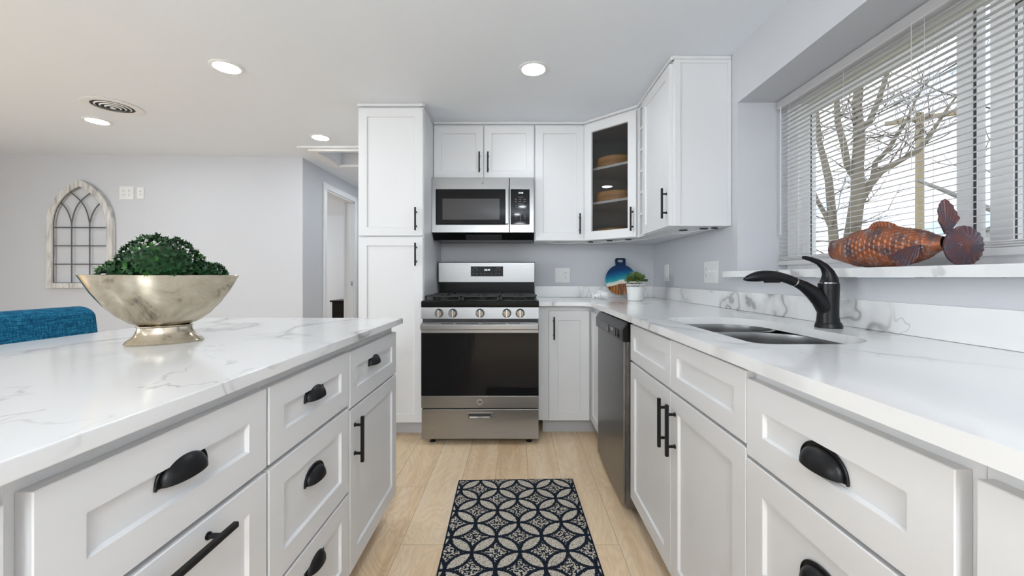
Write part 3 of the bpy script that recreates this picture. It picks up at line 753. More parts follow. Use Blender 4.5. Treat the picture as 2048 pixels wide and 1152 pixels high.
# sink cut-out: rounded, deeper at the back
sx0, sx1, sy0, sy1 = .60, .955, 1.005, 1.675
hole = arc(sx0 + .05, sy0 + .05, .05, 180, 270) + arc(sx1 - .15, sy0 + .15, .15, 270, 360, 10) + arc(sx1 - .15, sy1 - .15, .15, 0, 90, 10) + arc(sx0 + .05, sy1 - .05, .05, 90, 180)
ct = MB().prism(outer, ZC0, ZC1, 'z', None, [hole])
es = [e for e in ct.bm.edges if len(e.link_faces) == 2 and e.calc_face_angle(0) > 1.2 and abs(e.verts[0].co.z - e.verts[1].co.z) < 1e-5]
bmesh.ops.bevel(ct.bm, geom=es, offset=.003, segments=2, profile=.5, affect='EDGES')
tag(ct.build('countertop', 'marble'), 'white quartz L-shaped countertop with grey veins around the sink', 'countertop')
bs = MB().box(.148, 1.142, 3.348, 3.369, ZC1 + .0005, 1.014, .0015)
tag(bs.build('backsplash', 'marble'), 'low quartz backsplash strip on the wall right of the range', 'backsplash')
tag(MB().box(1.122, 1.143, -.5, 3.347, ZC1 + .0005, 1.014, .0015).build('backsplash', 'marble'), 'low quartz backsplash strip running under the window and behind the faucet', 'backsplash')
# undermount double bowl sink
sk = thing('sink', 'stainless steel double bowl undermount sink set in the quartz counter', 'sink', (.78, 1.34, ZC0 - .001))
def bowl(x0, x1, y0, y1, r1, r2, depth):
    def loop(ins, z, rr=0):
        a_ = arc(x0 + r1, y0 + r1, max(r1 - ins, .01), 180, 270, 6) + arc(x1 - r2, y0 + r2, max(r2 - ins, .01), 270, 360, 8) + arc(x1 - r2, y1 - r2, max(r2 - ins, .01), 0, 90, 8) + arc(x0 + r1, y1 - r1, max(r1 - ins, .01), 90, 180, 6)
        return [(p[0] - .78, p[1] - 1.34, z) for p in a_]
    b = MB(); loops = [loop(-.012, -.0015), loop(-.012, 0), loop(0, 0), loop(.002, -.02), loop(.006, -depth + .03), loop(.016, -depth + .008), loop(.035, -depth)]
    vs = [[b.bm.verts.new(p) for p in l] for l in loops]
    for A, B in zip(vs, vs[1:]):
        for i in range(len(A)): b.bm.faces.new((A[i], A[(i + 1) % len(A)], B[(i + 1) % len(A)], B[i]))
    b.bm.faces.new(vs[-1]); return b
bowl(.592, .963, 1.435, 1.683, .05, .12, .20).build('far_bowl', 'steel', sk)
bowl(.592, .963, .997, 1.405, .05, .14, .20).build('near_bowl', 'steel', sk)
for yy in (1.56, 1.20):
    MB().lathe([(0, .002), (.02, .002), (.026, .005), (.040, .005), (.044, .001), (.044, 0), (0, 0)], (.0, yy - 1.34, -.1995), 28).build('drain', 'chrome', sk)

# faucet, spout reaching over the sink
fx, fy, fz = 1.035, 1.337, ZC1
fa = thing('faucet', 'matt black single-lever pull-out kitchen faucet behind the sink', 'faucet', (fx, fy, fz))
u = 1 / 602.
def P(px, py): return ((px - 1657) * u, 0, (660 - py) * u)
MB().lathe([(0, .0005), (.0385, .0005), (.0390, .003), (.0360, .015), (.0345, .0165), (.0345, .0185), (.0, .0185)], seg=36).build('base', 'black', fa)
bp = [(1656, 649), (1655.5, 637), (1656, 620), (1656.5, 600), (1657, 585), (1657, 571.5)]
b = MB().tube([P(*p) for p in bp], [r * u for r in (19.8, 18.3, 18, 18, 18, 18)], 32)
b.tube([P(*p) for p in ((1660, 650), (1657, 637), (1651, 622), (1640, 605), (1624, 589), (1607, 577), (1592, 569.8))], [r * u for r in (9, 15, 16.5, 15.5, 13.5, 10.8, 8.8)], 28)
b.build('body', 'black', fa)
MB().tube([P(*p) for p in ((1589, 568.4), (1592, 569.7))], 8.3 * u, 20).build('seam_ring', 'chrome', fa)
hb = MB().tube([P(*p) for p in ((1589, 568.5), (1578, 564), (1567, 560.5), (1552, 557), (1538, 556), (1525, 556.5), (1514, 558), (1503, 560), (1494, 562), (1487, 564))], [r * u for r in (9.2, 9.2, 9.2, 9.8, 10.2, 10.6, 10.5, 8.4, 5.5, 1.8)], 24)
hb.build('spray_head', 'black', fa)
MB().tube([P(*p) for p in ((1529, 566), (1545, 566), (1560, 568))], [r * u for r in (4.5, 4.5, 2.5)], 12).build('spray_button', 'black', fa)
MB().tube([P(1657, 572), P(1657, 570)], 16.5 * u, 24).build('seam_ring', 'chrome', fa)
MB().tube([P(*p) for p in ((1658, 570.5), (1659, 562), (1656, 550), (1648, 538), (1636.5, 529), (1622, 523.5), (1612, 520.8), (1605.5, 519.6))], [r * u for r in (16.5, 14.5, 10.5, 7.6, 5.6, 4.6, 4.0, 3.0)], 24).build('lever', 'black', fa)

# ================================================================ range
rg = thing('gas_range', 'stainless steel freestanding gas range with a black glass oven door and five knobs', 'stove', (-.2395, 2.62, 0))
W2 = .380
MB().box(-W2 + .004, W2 - .004, .012, .70, .035, .893, .002).build('body', 'iron', rg)
# storage drawer with recessed pull
dw = MB().box(-W2, W2, -.012, .012, .040, .233, .004, None, 2).build('drawer', 'steel', rg)
hb = MB().loft(-.085, .081, .168, .212, [(0, -.0122), (0, -.0150), (.003, -.0155), (.007, -.0155), (.009, -.0130)], True)
hb.build('pull_frame', 'steel', dw)
MB().box(-.074, .070, -.0162, -.0150, .177, .204, .0005).build('pull_slot', 'slot', dw)
MB().box(-.070, .066, -.0175, -.0160, .178, .188, .0015).build('pull_lip', 'chrome', dw)
MB().box(-W2 + .006, W2 - .006, 0, .012, .233, .243).build('gap_shadow_strip', 'slot', rg)
# oven door
od = MB().box(-W2, W2, -.022, .012, .243, .322, .003, None, 2).box(-W2, W2, -.022, .012, .728, .795, .003, None, 2).box(-W2, W2, -.019, .012, .322, .728, 0).build('oven_door', 'steel', rg)
MB().box(-W2 + .001, W2 - .001, -.0225, -.0188, .3225, .7275, .0015).build('oven_window', 'blackglass', od)
hn = MB().box(-W2 + .002, W2 - .002, -.062, -.044, .752, .790, .006, None, 3)
for s_ in (-1, 1): hn.box(s_ * .355 - .022, s_ * .355 + .022, -.046, -.021, .757, .786, .004, None, 2)
hn.build('oven_handle', 'steel', od)
b = MB()
for x0, x1 in ((-.25, -.175), (-.155, -.01), (.015, .165), (.185, .26)): b.box(x0, x1, -.0235, -.0215, .7865, .7915, 0)
b.build('vent_slots', 'slot', od)
def emblem(par, x, y, z, r):
    e = MB().lathe([(r * .86, -.0008), (r * .86, .001), (r * .93, .0016), (r, .001), (r, -.0008), (r * .86, -.0008)], seg=32).xf(T(x, y, z) @ RX(PI / 2)).build('emblem_ring', 'chrome', par)
    text_mb('GE', r * 1.05, .0005, 'darkgap', .35).xf(T(x, y - .0006, z) @ RX(PI / 2)).build('emblem_lettering', 'darkgap', e, 0)
emblem(od, 0, -.0222, .283, .017)
# knob panel
kp = MB().prism([(-.017, .820), (-.012, .893), (.05, .893), (.05, .820)], -W2, W2, 'x').build('control_panel', 'steel', rg)
MB().box(-W2 + .008, W2 - .008, -.004, .02, .795, .820).build('gap_strip', 'slot', rg)
for i, x in enumerate((-.267, -.176, 0, .173, .260)):
    mk = T(x, -.0145, .856) @ RX(PI / 2 + .06)
    kb = MB().lathe([(0, .0), (.0285, .0), (.0295, .003), (.0270, .008), (.0235, .022), (.021, .026), (0, .027)], seg=32).xf(mk).build('knob', 'steel', kp)
    MB().box(-.006, .006, -.024, .024, .020, .0345, .003, None, 2).xf(mk).build('knob_grip', 'chrome', kb)
    MB().box(x - .001, x + .001, -.0135, -.0115, .884, .889).build('knob_marking', 'slot', kp)
# cooktop
MB().prism([(-.012, .894), (-.016, .905), (-.016, .926), (-.006, .934), (.03, .936), (.60, .936), (.60, .894)], -W2 - .001, W2 + .001, 'x').build('cooktop', 'enamel', rg)
def grate(x0, x1):
    b = MB(); z = .968; t = .006; y0, y1 = .02, .565
    b.box(x0, x1, y0, y0 + .012, z - .012, z, .003).box(x0, x1, y1 - .012, y1, z - .012, z, .003)
    b.box(x0, x0 + .012, y0, y1, z - .012, z, .003).box(x1 - .012, x1, y0, y1, z - .012, z, .003)
    for x in (x0 + .006, x1 - .006):
        for y in (y0 + .006, (y0 + y1) / 2, y1 - .006): b.box(x - .007, x + .007, y - .007, y + .007, .9365, z - .01, .002)
    xm = (x0 + x1) / 2
    for yc in (.155, .43):
        for k in range(4):
            an_ = PI / 4 + k * PI / 2; ex = (x1 - x0) / 2 - .006
            b.add(MB().box(.035, ex * 1.15, -t / 2 - .001, t / 2 + .001, -.011, 0, .002), T(xm, yc, z) @ RZ(k * PI / 2))
    b.box(x0, x1, .288, .298, z - .011, z, .002)
    return b
for x0, x1 in ((-.365, -.130), (-.122, .122), (.130, .365)): grate(x0, x1).build('grate', 'iron', rg)
for x, y, r in ((-.25, .155, .045), (-.25, .43, .035), (0, .29, .05), (.25, .155, .05), (.25, .43, .035)):
    MB().lathe([(0, .0), (r, 0), (r, .008), (r * .82, .010), (r * .80, .018), (0, .020)], (x, y, .9365), 28).build('burner_cap', 'iron', rg)
# backguard
bgd = MB().box(-W2 + .004, W2 - .004, .585, .655, .9365, 1.052, .002).build('lower_backguard', 'enamel', rg)
bs_ = MB().prism([(.549, 1.050), (.5495, 1.202), (.556, 1.209), (.655, 1.209), (.655, 1.050)], -W2 + .003, W2 - .003, 'x').build('backguard', 'steel', rg)
MB().box(-W2 - .0, -W2 + .0035, .548, .656, 1.046, 1.211, .001).box(W2 - .0035, W2, .548, .656, 1.046, 1.211, .001).build('backguard_edge', 'slot', rg)
mB = T(.003, .5490, 1.134)
dp = MB().box(-.127, .127, -.004, .004, -.039, .039, .0015).xf(mB).build('display', 'blackglass', bs_)
text_mb('10:44', .022, .0004, 'digits', .15).xf(mB @ T(0, -.0045, .011) @ RX(PI / 2)).build('clock_digits', 'digits', dp, 0)
b = MB()
for x, z in ((-.108, .010), (-.078, .010), (-.108, -.018), (-.078, -.018), (-.045, -.018), (-.018, -.018), (.008, -.018), (.034, -.018), (.072, .010), (.098, .010), (.072, -.018), (.098, -.018)):
    b.box(x - .006, x + .006, -.0046, -.0040, z - .0008, z + .0014)
for x in (-.092, .090): b.box(x - .016, x + .016, -.0046, -.004, .026, .0275)
b.xf(mB).build('button_marks', 'ink', dp)
for x in (-.32, .32): 
    for y in (.05, .62): MB().lathe([(0, .0005), (.018, .0005), (.020, .006), (.012, .010), (.010, .036), (0, .036)], (x, y, 0), 16).build('foot', 'iron', rg)

# ================================================================ microwave
mw = thing('microwave', 'stainless steel over-the-range microwave with a black glass door and keypad', 'microwave', (-.2535, 2.99, 1.417))
HM = .412
MB().box(-.379, .379, .025, .378, .0, HM, .002).build('body', 'enamel', mw)
md = MB().loft(-.381, .196, 0.002, HM, [(0, .025), (0, .003), (.003, 0), (.010, 0)], True).build('door', 'steel', mw)
MB().box(-.350, .170, -.0025, .001, .060, .325, .004, None, 2).build('door_glass', 'blackglass', md)
k = NM('dark_mesh_glass'); k.base((.045, .045, .048, 1), .08); M['meshglass'] = k.m
MB().box(-.300, .125, -.0032, -.002, .098, .255, .0005).build('view_window', 'meshglass', md)
mh = MB().box(.168, .190, -.045, -.028, .062, .330, .004, None, 2)
for z in (.075, .317): mh.box(.170, .188, -.030, -.001, z - .010, z + .010, .003)
mh.build('door_handle', 'steel', md)
emblem(md, -.003, -.0006, .370, .013)
mp_ = MB().loft(.199, .381, 0.002, HM, [(0, .025), (0, .003), (.003, 0), (.010, 0)], True).build('control_panel', 'steel', mw)
kg = MB().box(.206, .347, -.0025, .001, .062, .325, .004, None, 2).build('keypad', 'blackglass', mp_)
text_mb('10:45', .017, .0004, 'digits', .0).xf(T(.281, -.0028, .297) @ RX(PI / 2)).build('clock_digits', 'digits', kg, 0)
b = MB()
for r_, zz in enumerate((.250, .233)):
    for x in (.245, .277, .309): b.box(x - .008, x + .008, -.0031, -.0024, zz - .0007, zz + .0010)
for zz in (.266, .216, .154): b.box(.262, .300, -.0031, -.0024, zz - .0006, zz + .0008)
for x in (.247, .264, .281, .298, .315):
    for zz in (.204, .190): b.box(x - .003, x + .003, -.0031, -.0024, zz - .0008, zz + .0010)
b.build('button_marks', 'ink', kg)
nums = MB()
for i, ch in enumerate('123456789'):
    nums.add(text_mb(ch, .011, .0003, 'ink').xf(T(.245 + .034 * (i % 3), -.0027, .141 - .0165 * (i // 3)) @ RX(PI / 2)))
nums.add(text_mb('0', .011, .0003, 'ink').xf(T(.279, -.0027, .0915) @ RX(PI / 2)))
nums.build('key_numbers', 'ink', kg, 0)
vb = MB().prism([(.012, 0), (.06, -.048), (.34, -.050), (.375, 0)], -.374, .376, 'x').build('underside_grille', 'enamel', mw)
b = MB()
for i in range(7): b.box(-.13, .14, .022 + i * .006, .025 + i * .006, -.014 - i * .006, -.012 - i * .006)
b.build('grille_slots', 'iron', vb)

# ================================================================ dishwasher
dwt = thing('dishwasher', 'dark stainless dishwasher built in under the counter left of the sink cabinet', 'dishwasher', (.525, 2.418, 0), rR)
DW = .612
MB().box(.004, DW - .004, .012, .58, .10, .886, .002).build('tub_body', 'enamel', dwt)
MB().box(.004, DW - .030, -.040, -.004, .045, .795, .004, None, 2).build('door_panel', 'dwsteel', dwt)
MB().box(DW - .029, DW - .006, -.030, .010, .045, .80, .002).build('door_edge', 'dwsteel', dwt)
k = NM('graphite_metal'); k.base((.10, .10, .105, 1), .33, .8); M['graphite'] = k.m
cp = MB().prism([(-.050, .797), (-.052, .850), (-.030, .884), (.01, .884), (.01, .797)], .002, DW - .022, 'x').build('control_panel', 'graphite', dwt)
MB().prism([(-.048, .797), (-.050, .850), (-.028, .884), (.012, .884), (.012, .797)], DW - .0215, DW - .002, 'x').build('panel_side', 'enamel', dwt)
MB().box(.135, .345, -.0535, -.0500, .806, .846, .0008).build('handle_recess', 'blackglass', cp)
b = MB()
for i in range(8): b.box(.150 + i * .023, .160 + i * .023, -.0545, -.0530, .812 + .010 * (i % 2), .815 + .010 * (i % 2))
b.build('button_marks', 'ink', cp)
MB().box(.435, .485, -.0535, -.050, .806, .846, .0008).box(.50, .545, -.0535, -.050, .806, .846, .0008).build('button_window', 'blackglass', cp)
MB().box(.395, .41, -.0545, -.050, .826, .838, .001).box(.416, .426, -.0545, -.050, .826, .838, .001).build('buttons', 'ink', cp)

# ================================================================ wall plates
def plate(w, h): return MB().box(-w / 2, w / 2, -.006, -.0005, -h / 2, h / 2, .002, None, 2)
def recept(par, x, y=-.0062):
    for z in (-.019, .019):
        o_ = MB().lathe([(0, 0), (.0165, 0), (.0165, .0012), (.0155, .0018), (0, .0018)], seg=20, sy=1).xf(T(x, y, z) @ RX(PI / 2)).build('receptacle', 'plastic', par)
        MB().box(x - .0075, x - .0055, y - .0023, y - .0015, z - .001, z + .008).box(x + .005, x + .007, y - .0023, y - .0015, z, z + .007).tube([(x, y - .0023, z - .008), (x, y - .0015, z - .008)], .0025, 8).build('slots', 'slot', o_)
def toggle(par, x, y=-.0062):
    MB().box(x - .005, x + .005, y - .0012, y, -.013, .013, .0005).box(x - .0035, x + .0035, y - .012, y, .0, .010, .001).build('switch_toggle', 'plastic', par)
def rocker(par, x, y=-.0062): MB().box(x - .0165, x + .0165, y - .003, y, -.033, .033, .001).build('switch_rocker', 'plastic', par)
p = thing('outlet_plate', 'white double plate with a switch and two receptacles on the wall right of the range', 'outlet', (.380, YB, 1.105))
plate(.124, .124).build('plate', 'plastic', p); recept(p, .027); toggle(p, -.024)
p = thing('switch_plate', 'narrow white switch plate on the window wall near the corner', 'switch', (XW, 3.07, 1.122), rR)
plate(.080, .125).build('plate', 'plastic', p); rocker(p, 0)
p = thing('switch_plate', 'wide white plate with receptacle and two toggle switches left of the window sill', 'switch', (XW, 2.365, 1.118), rR)
plate(.170, .128).build('plate', 'plastic', p); recept(p, -.052); toggle(p, 0); toggle(p, .048)
def onleft(x): return (x, 3.98 + (x + 2.12) * math.tan(a), 0)
for nm, x, w_, lab in (('outlet_plate', -3.785, .134, 'white square four-receptacle plate on the far wall right of the arched wall frame'), ('cable_plate', -3.656, .064, 'narrow white cable plate beside the square outlet plate on the far wall')):
    q = onleft(x); p = thing(nm, lab, 'outlet', (q[0], q[1], 1.905), a)
    if nm == 'outlet_plate': plate(w_, .128).build('plate', 'plastic', p); recept(p, -.027); recept(p, .027)
    else:
        plate(w_, .112).build('plate', 'plastic', p)
        for z in (-.014, .014): MB().box(-.003, .003, -.0075, -.006, z - .004, z + .004).build('jack', 'slot', p)

# ================================================================ arched wall frame
q = onleft(-4.19); af = thing('arched_wall_frame', 'whitewashed gothic arch window frame with grey metal bars hanging on the far wall', 'wall decor', (q[0], q[1] - .004, .985), a)
WA = .300; HS = .60; HT = 1.035       # half width, spring height, apex
def arch(wid, hs, ht, z0, n=20):
    # pointed arch: two circular arcs
    r = (wid * wid + (ht - hs) ** 2) / (2 * wid); pts = [(-wid, z0), (wid, z0)]
    cx = wid - r; a1_ = math.asin((ht - hs) / r)
    R_ = [(cx + r * math.cos(a1_ * i / n), hs + r * math.sin(a1_ * i / n)) for i in range(n + 1)]
    return pts + R_ + [(-x, z) for x, z in R_[::-1][1:]]
fo = arch(WA, HS, HT, 0); fi = arch(WA - .052, HS, HT - .062, .048)
MB().prism(fo, -.036, -.001, 'y', None, [fi]).build('wooden_frame', 'whitewash', af)
b = MB(); r_ = .005; wi = WA - .052
b.tube([(x, -.020, z) for x, z in fi[::1]] + [(fi[0][0], -.020, fi[0][1])], .0045, 6)
for x in (-wi / 3, wi / 3): b.tube([(x, -.020, .05), (x, -.020, HS + .03)], r_, 8)
for z in (.228, .405, .580): b.tube([(-wi, -.016, z), (wi, -.016, z)], r_, 8)
def arcbar(x0, z0, x1, z1, bow):
    n = 12; pts = []
    for i in range(n + 1):
        t_ = i / n; x = x0 + (x1 - x0) * t_; z = z0 + (z1 - z0) * t_; nx, nz = (z1 - z0), -(x1 - x0); L_ = math.hypot(nx, nz)
        k_ = bow * math.sin(PI * t_); pts.append((x + nx / L_ * k_, -.020, z + nz / L_ * k_))
    b.tube(pts, r_, 8)
arcbar(-wi / 3, HS + .02, .105, .925, -.045); arcbar(wi / 3, HS + .02, -.105, .925, .045)
arcbar(-wi / 3, HS + .02, -.20, .84, .022); arcbar(wi / 3, HS + .02, .20, .84, -.022)
b.build('metal_bars', 'bars', af)

# ================================================================ bowl with boxwood balls
bw = thing('silver_bowl', 'large oval footed bowl of worn champagne silver on the island countertop', 'bowl', (-1.018, 1.165, .9002), math.radians(40))
def oval(prof, seg=72):
    """prof: (a, b, z)"""
    b = MB(); rings = []
    for A, B, z in prof:
        A, B = A * SC, B * SC
        if A < 1e-5: rings.append([b.bm.verts.new((0, 0, z))]); continue
        rings.append([b.bm.verts.new((A * math.cos(2 * PI * k / seg), B * math.sin(2 * PI * k / seg), z)) for k in range(seg)])
    for r0, r1 in zip(rings, rings[1:]):
        for k in range(seg):
            k2 = (k + 1) % seg
            if len(r0) == 1: b.bm.faces.new((r0[0], r1[k2], r1[k]))
            elif len(r1) == 1: b.bm.faces.new((r0[k], r0[k2], r1[0]))
            else: b.bm.faces.new((r0[k], r0[k2], r1[k2], r1[k]))
    return b
SC = .76
oval([(0, 0, .004), (.100, .052, .0), (.114, .066, .0), (.117, .069, .004), (.110, .062, .011), (.092, .050, .022), (.083, .044, .036), (.080, .042, .046), (.084, .046, .048), (.082, .044, .051), (0, 0, .051)]).build('foot', 'silver', bw)
SC = .65
oval([(0, 0, .050), (.080, .042, .050), (.118, .060, .060), (.160, .080, .082), (.200, .098, .112), (.236, .113, .148), (.262, .124, .182), (.272, .129, .1945), (.269, .127, .1955), (.262, .121, .192), (.230, .107, .150), (.190, .09, .112), (.14, .07, .078), (.08, .04, .062), (0, 0, .060)]).build('bowl_body', 'silver', bw)
def leafball(loc, r, n, lab, squash=1.0, seed=1):
    random.seed(seed)
    o = thing('boxwood_ball', lab, 'artificial plant', loc, 0, 'boxwood balls in the silver bowl')
    MB().lathe([(0, -r * .80 * squash), (r * .5, -r * .62 * squash), (r * .8, 0), (r * .55, r * .58 * squash), (0, r * .80 * squash)], seg=20).build('core', 'boxleaf', o)
    b = MB()
    for i in range(n):
        z = 1 - 2 * (i + .5) / n; ph = i * 2.39996; q_ = math.sqrt(1 - z * z); nrm = Vector((q_ * math.cos(ph), q_ * math.sin(ph), z))
        rr = r * random.uniform(.86, 1.03)
        if nrm.z * rr * squash + loc[2] < 1.097: continue
        c_ = Vector((nrm.x * rr, nrm.y * rr, nrm.z * rr * squash))
        t1 = nrm.orthogonal().normalized(); t2 = nrm.cross(t1); mt = 'boxleaf2' if random.random() < .16 else 'boxleaf'
        a0_ = random.uniform(0, 6.28)
        for k_ in range(7):
            an_ = a0_ + k_ * 2 * PI / 7 + random.uniform(-.2, .2); el = random.uniform(.35, 1.1); L_ = random.uniform(.011, .017); wd_ = .0036
            d_ = ((t1 * math.cos(an_) + t2 * math.sin(an_)) * math.cos(el) + nrm * math.sin(el)).normalized(); sd = d_.cross(nrm).normalized(); up_ = sd.cross(d_)
            p0 = c_ - d_ * .002; pm = c_ + d_ * L_ * .55; p1 = c_ + d_ * L_ + nrm * .001
            b.quad([p0, pm + sd * wd_ + up_ * .001, p1, pm - up_ * .0006], mt); b.quad([p0, pm - up_ * .0006, p1, pm - sd * wd_ + up_ * .001], mt)
    lf = b.build('leaves', None, o, smooth=0, fix=False); lf['kind'] = 'stuff'
    return o
leafball((-1.026, 1.165, 1.112), .094, 330, 'large round boxwood ball heaped highest in the middle of the silver bowl', 1.0, 1)
leafball((-1.086, 1.108, 1.082), .050, 170, 'boxwood ball low on the left side of the silver bowl', .95, 2)
leafball((-.945, 1.226, 1.080), .052, 170, 'boxwood ball low on the right side of the silver bowl', .95, 3)

# ================================================================ teal chair
ch = thing('dining_chair', 'teal blue linen upholstered chair standing at the far side of the island', 'chair', (-1.625, 1.40, 0), PI / 2)
# local: x = world y, y = -world x  (chair faces the island, +X => local -y)
def cushion(x0, x1, y0, y1, z0, z1, r, crown=0):
    b = MB().box(x0, x1, y0, y1, z0, z1, r, None, 5); return b
bk = MB()
def backfn(u_, v_):
    return None
bk.box(-.275, .275, .045, .125, .42, .985, .035, None, 5)
for v in bk.bm.verts:
    t_ = (v.co.z - .42) / .565; v.co.y += .05 * t_ * t_; 
    f_ = max(0, (v.co.z - .80) / .185); v.co.x *= 1 - .10 * f_ ** 2
    v.co.z -= .02 * (v.co.x / .275) ** 2 * t_
bk.build('backrest', 'teal', ch)
MB().box(-.255, .255, -.42, .075, .40, .50, .03, None, 4).build('seat', 'teal', ch)
for sx in (-1, 1):
    for y_, in ((-.38,), (.07,)): MB().tube([(sx * .215, y_, .41), (sx * .220, y_ + (.03 if y_ > 0 else -.005), .001)], [.024, .015], 4).build('leg', 'darkwood', ch)

# ================================================================ rug
rgm = MB().box(-.305, .305, -.455, .455, .0012, .009, .003)
o = rgm.build('rug', 'rug'); o.location = (.006, 1.699, 0); o.rotation_euler = (0, 0, math.radians(1.5))
tag(o, 'navy and beige woven kitchen rug with a pattern of interlocking circles on the oak floor', 'rug')

# ================================================================ metal fish on the sill
fs = thing('metal_fish', 'rusty copper metal fish sculpture lying on the marble window sill', 'sculpture', (1.185, 1.30, 1.1205), PI / 2 + math.radians(3))
# local x along +world y (towards the mouth); z up; centreline sections: x, z centre, half height, half width
sec = [(.185, .070, .034, .026), (.165, .068, .040, .032), (.125, .066, .050, .040), (.080, .067, .060, .046), (.030, .067, .0645, .050), (-.030, .065, .062, .048), (-.085, .063, .052, .041), (-.125, .063, .040, .031), (-.155, .064, .027, .020), (-.175, .066, .017, .012)]
def smoothsec(x):
    for s0, s1 in zip(sec, sec[1:]):
        if s1[0] <= x <= s0[0]:
            t_ = (s0[0] - x) / (s0[0] - s1[0]); return [s0[i] * (1 - t_) + s1[i] * t_ for i in (1, 2, 3)]
    return list(sec[-1][1:]) if x < sec[-1][0] else list(sec[0][1:])
def fishskin(off):
    def fn(u_, v_):
        x = .185 - u_ * .36; zc, hh, hw = smoothsec(x); an_ = v_ * 2 * PI
        # overlapping scales raised on the flanks between gill and tail
        sc_ = 0
        if -.14 < x < .11 and off == 0:
            L_ = .0160; row = math.floor(x / L_); ph = (.5 if row % 2 else 0); sx_ = x / L_ - row
            sy_ = (v_ * 22 + ph) % 1 - .5; sc_ = .0030 * (1 - sx_) * max(0, 1 - (sy_ * 1.6) ** 2) + (.0008 if abs(sy_) < .3 else 0)
        g_ = -.0018 if abs(x - .118) < .003 else 0
        return (x, (hw + sc_ + g_ - off) * math.cos(an_), max(zc + (hh + sc_ + g_ - off) * math.sin(an_), .0005 + off * .5))
    return fn
bf = MB().grid(fishskin(0), 150, 180, None, False, True)
fb_ = bf.build('body', 'fish', fs)
MB().grid(lambda u_, v_: ((.186 - u_ * .06), (smoothsec(.185)[2] - .002) * math.cos(2 * PI * v_) * (1 - .9 * u_), .070 + (smoothsec(.185)[1] - .002) * math.sin(2 * PI * v_) * (1 - .9 * u_)), 6, 40, None, False, True).build('mouth_cavity', 'slot', fs)
MB().tube([(.186, smoothsec(.185)[2] * math.cos(t_ / 40 * 2 * PI), .070 + .034 * math.sin(t_ / 40 * 2 * PI)) for t_ in range(41)], .0022, 6, caps=False).build('mouth_rim', 'fin', fs)
def fin(outline, base, mat4, ridges=9, thick=.0028):
    """fan of ridged strips from base point to an outline"""
    b = MB(); n = len(outline); 
    def fn(side):
        def g(u_, v_):
            i = u_ * (n - 1); i0 = min(int(i), n - 2); t_ = i - i0
            p = Vector(outline[i0]).lerp(Vector(outline[i0 + 1]), t_); q_ = Vector(base[0]).lerp(Vector(base[1]), u_).lerp(p, v_)
            return (q_.x, side * thick / 2 + .0012 * math.sin(u_ * ridges * 2 * PI) * v_, q_.y)
        return g
    nu = ridges * 6; b.grid(fn(1), nu, 10); b.grid(fn(-1), nu, 10)
    for gq in range(nu):
        for v_ in (0, 1): b.quad([fn(1)(gq / nu, v_), fn(1)((gq + 1) / nu, v_), fn(-1)((gq + 1) / nu, v_), fn(-1)(gq / nu, v_)])
    for u_ in (0, 1):
        b.quad([fn(1)(u_, 0), fn(1)(u_, 1), fn(-1)(u_, 1), fn(-1)(u_, 0)])
    return b.xf(mat4)
# dorsal fin
fin([(.060, .124), (.050, .138), (.036, .150), (.015, .152), (-.012, .147), (-.036, .136), (-.056, .118)], [(.060, .122), (-.056, .112)], T(0, 0, 0), 12).build('dorsal_fin', 'fish', fs)
# upright leaf fin beside the tail, turned to face down the room
RF = RZ(-PI / 2 - math.radians(3))
lf_ = [(-.006, .004), (-.019, .030), (-.0205, .060), (-.012, .078), (-.003, .083), (.012, .070), (.024, .050), (.032, .034)]
fin(lf_, [(-.004, -.004), (.006, -.004)], T(-.172, -.010, .094) @ RF @ Matrix.Scale(1.15, 4), 9).build('upper_tail_fin', 'fin', fs)
fin([(-.060, .040), (-.075, .018), (-.080, .0025), (-.105, .0020), (-.128, .012), (-.145, .030)], [(-.110, .058), (-.150, .062)], T(0, .040, 0) , 8).build('belly_fin', 'fin', fs)
# round scalloped tail disc turned towards the room
b = MB(); R_ = .0545
def disc(side):
    def fn(u_, v_):
        an_ = u_ * 2 * PI; sca = 1 + (.035 * abs(math.sin(an_ * 11)) - .02) * v_ ** 3 if math.cos(an_ - .2) > -.35 else 1
        rr = R_ * v_ * sca; dome = .010 * (1 - v_ * v_)
        rid = .0012 * math.sin(an_ * 22) * max(0, v_ - .45) * 2 if math.cos(an_ - .2) > -.35 else 0
        return (rr * math.cos(an_), side * .0015 - (dome + rid), max(rr * math.sin(an_), -.0525))
    return fn
b.grid(disc(1), 132, 14, None, True); b.grid(disc(-1), 132, 14, None, True)
b.xf(T(-.210, -.014, .0535) @ RF).build('tail_disc', 'fin', fs)

# ================================================================ small things in the corner
cbd = thing('cutting_board', 'round cutting board of wood and blue resin waves leaning in the counter corner', 'cutting board', (.852, 3.285, ZC1 + .018), 0)
def rr(cx, cz, hw, hh, r, n=5): return arc(cx + hw - r, cz + hh - r, r, 0, 90, n) + arc(cx - hw + r, cz + hh - r, r, 90, 180, n) + arc(cx - hw + r, cz - hh + r, r, 180, 270, n) + arc(cx + hw - r, cz - hh + r, r, 270, 360, n)
RB = .126; zc = .128
circ = arc(0, zc, RB, 109, 431, 48)      # open at the top for the handle neck
hx = .041
top = [(hx, zc + .128), (hx + .002, .290), (hx + .001, .300), (.032, .308), (-.032, .308), (-hx - .001, .300), (-hx - .002, .290), (-hx, zc + .128)]
poly = circ + top
hol = [(.024 * math.cos(t_) , .284 + .0115 * math.sin(t_)) for t_ in [2 * PI * i / 16 for i in range(16)]]
b = MB().prism(poly, -.008, .008, 'y', None, [hol]); b.xf(RX(-.13))
b.build('board', 'board', cbd)
k = mat_glass('clear_acrylic', .93, 1.2); M['acrylic'] = k
est = thing('display_stand', 'small clear acrylic stand holding the round cutting board', 'stand', (.87, 3.275, ZC1 + .0005))
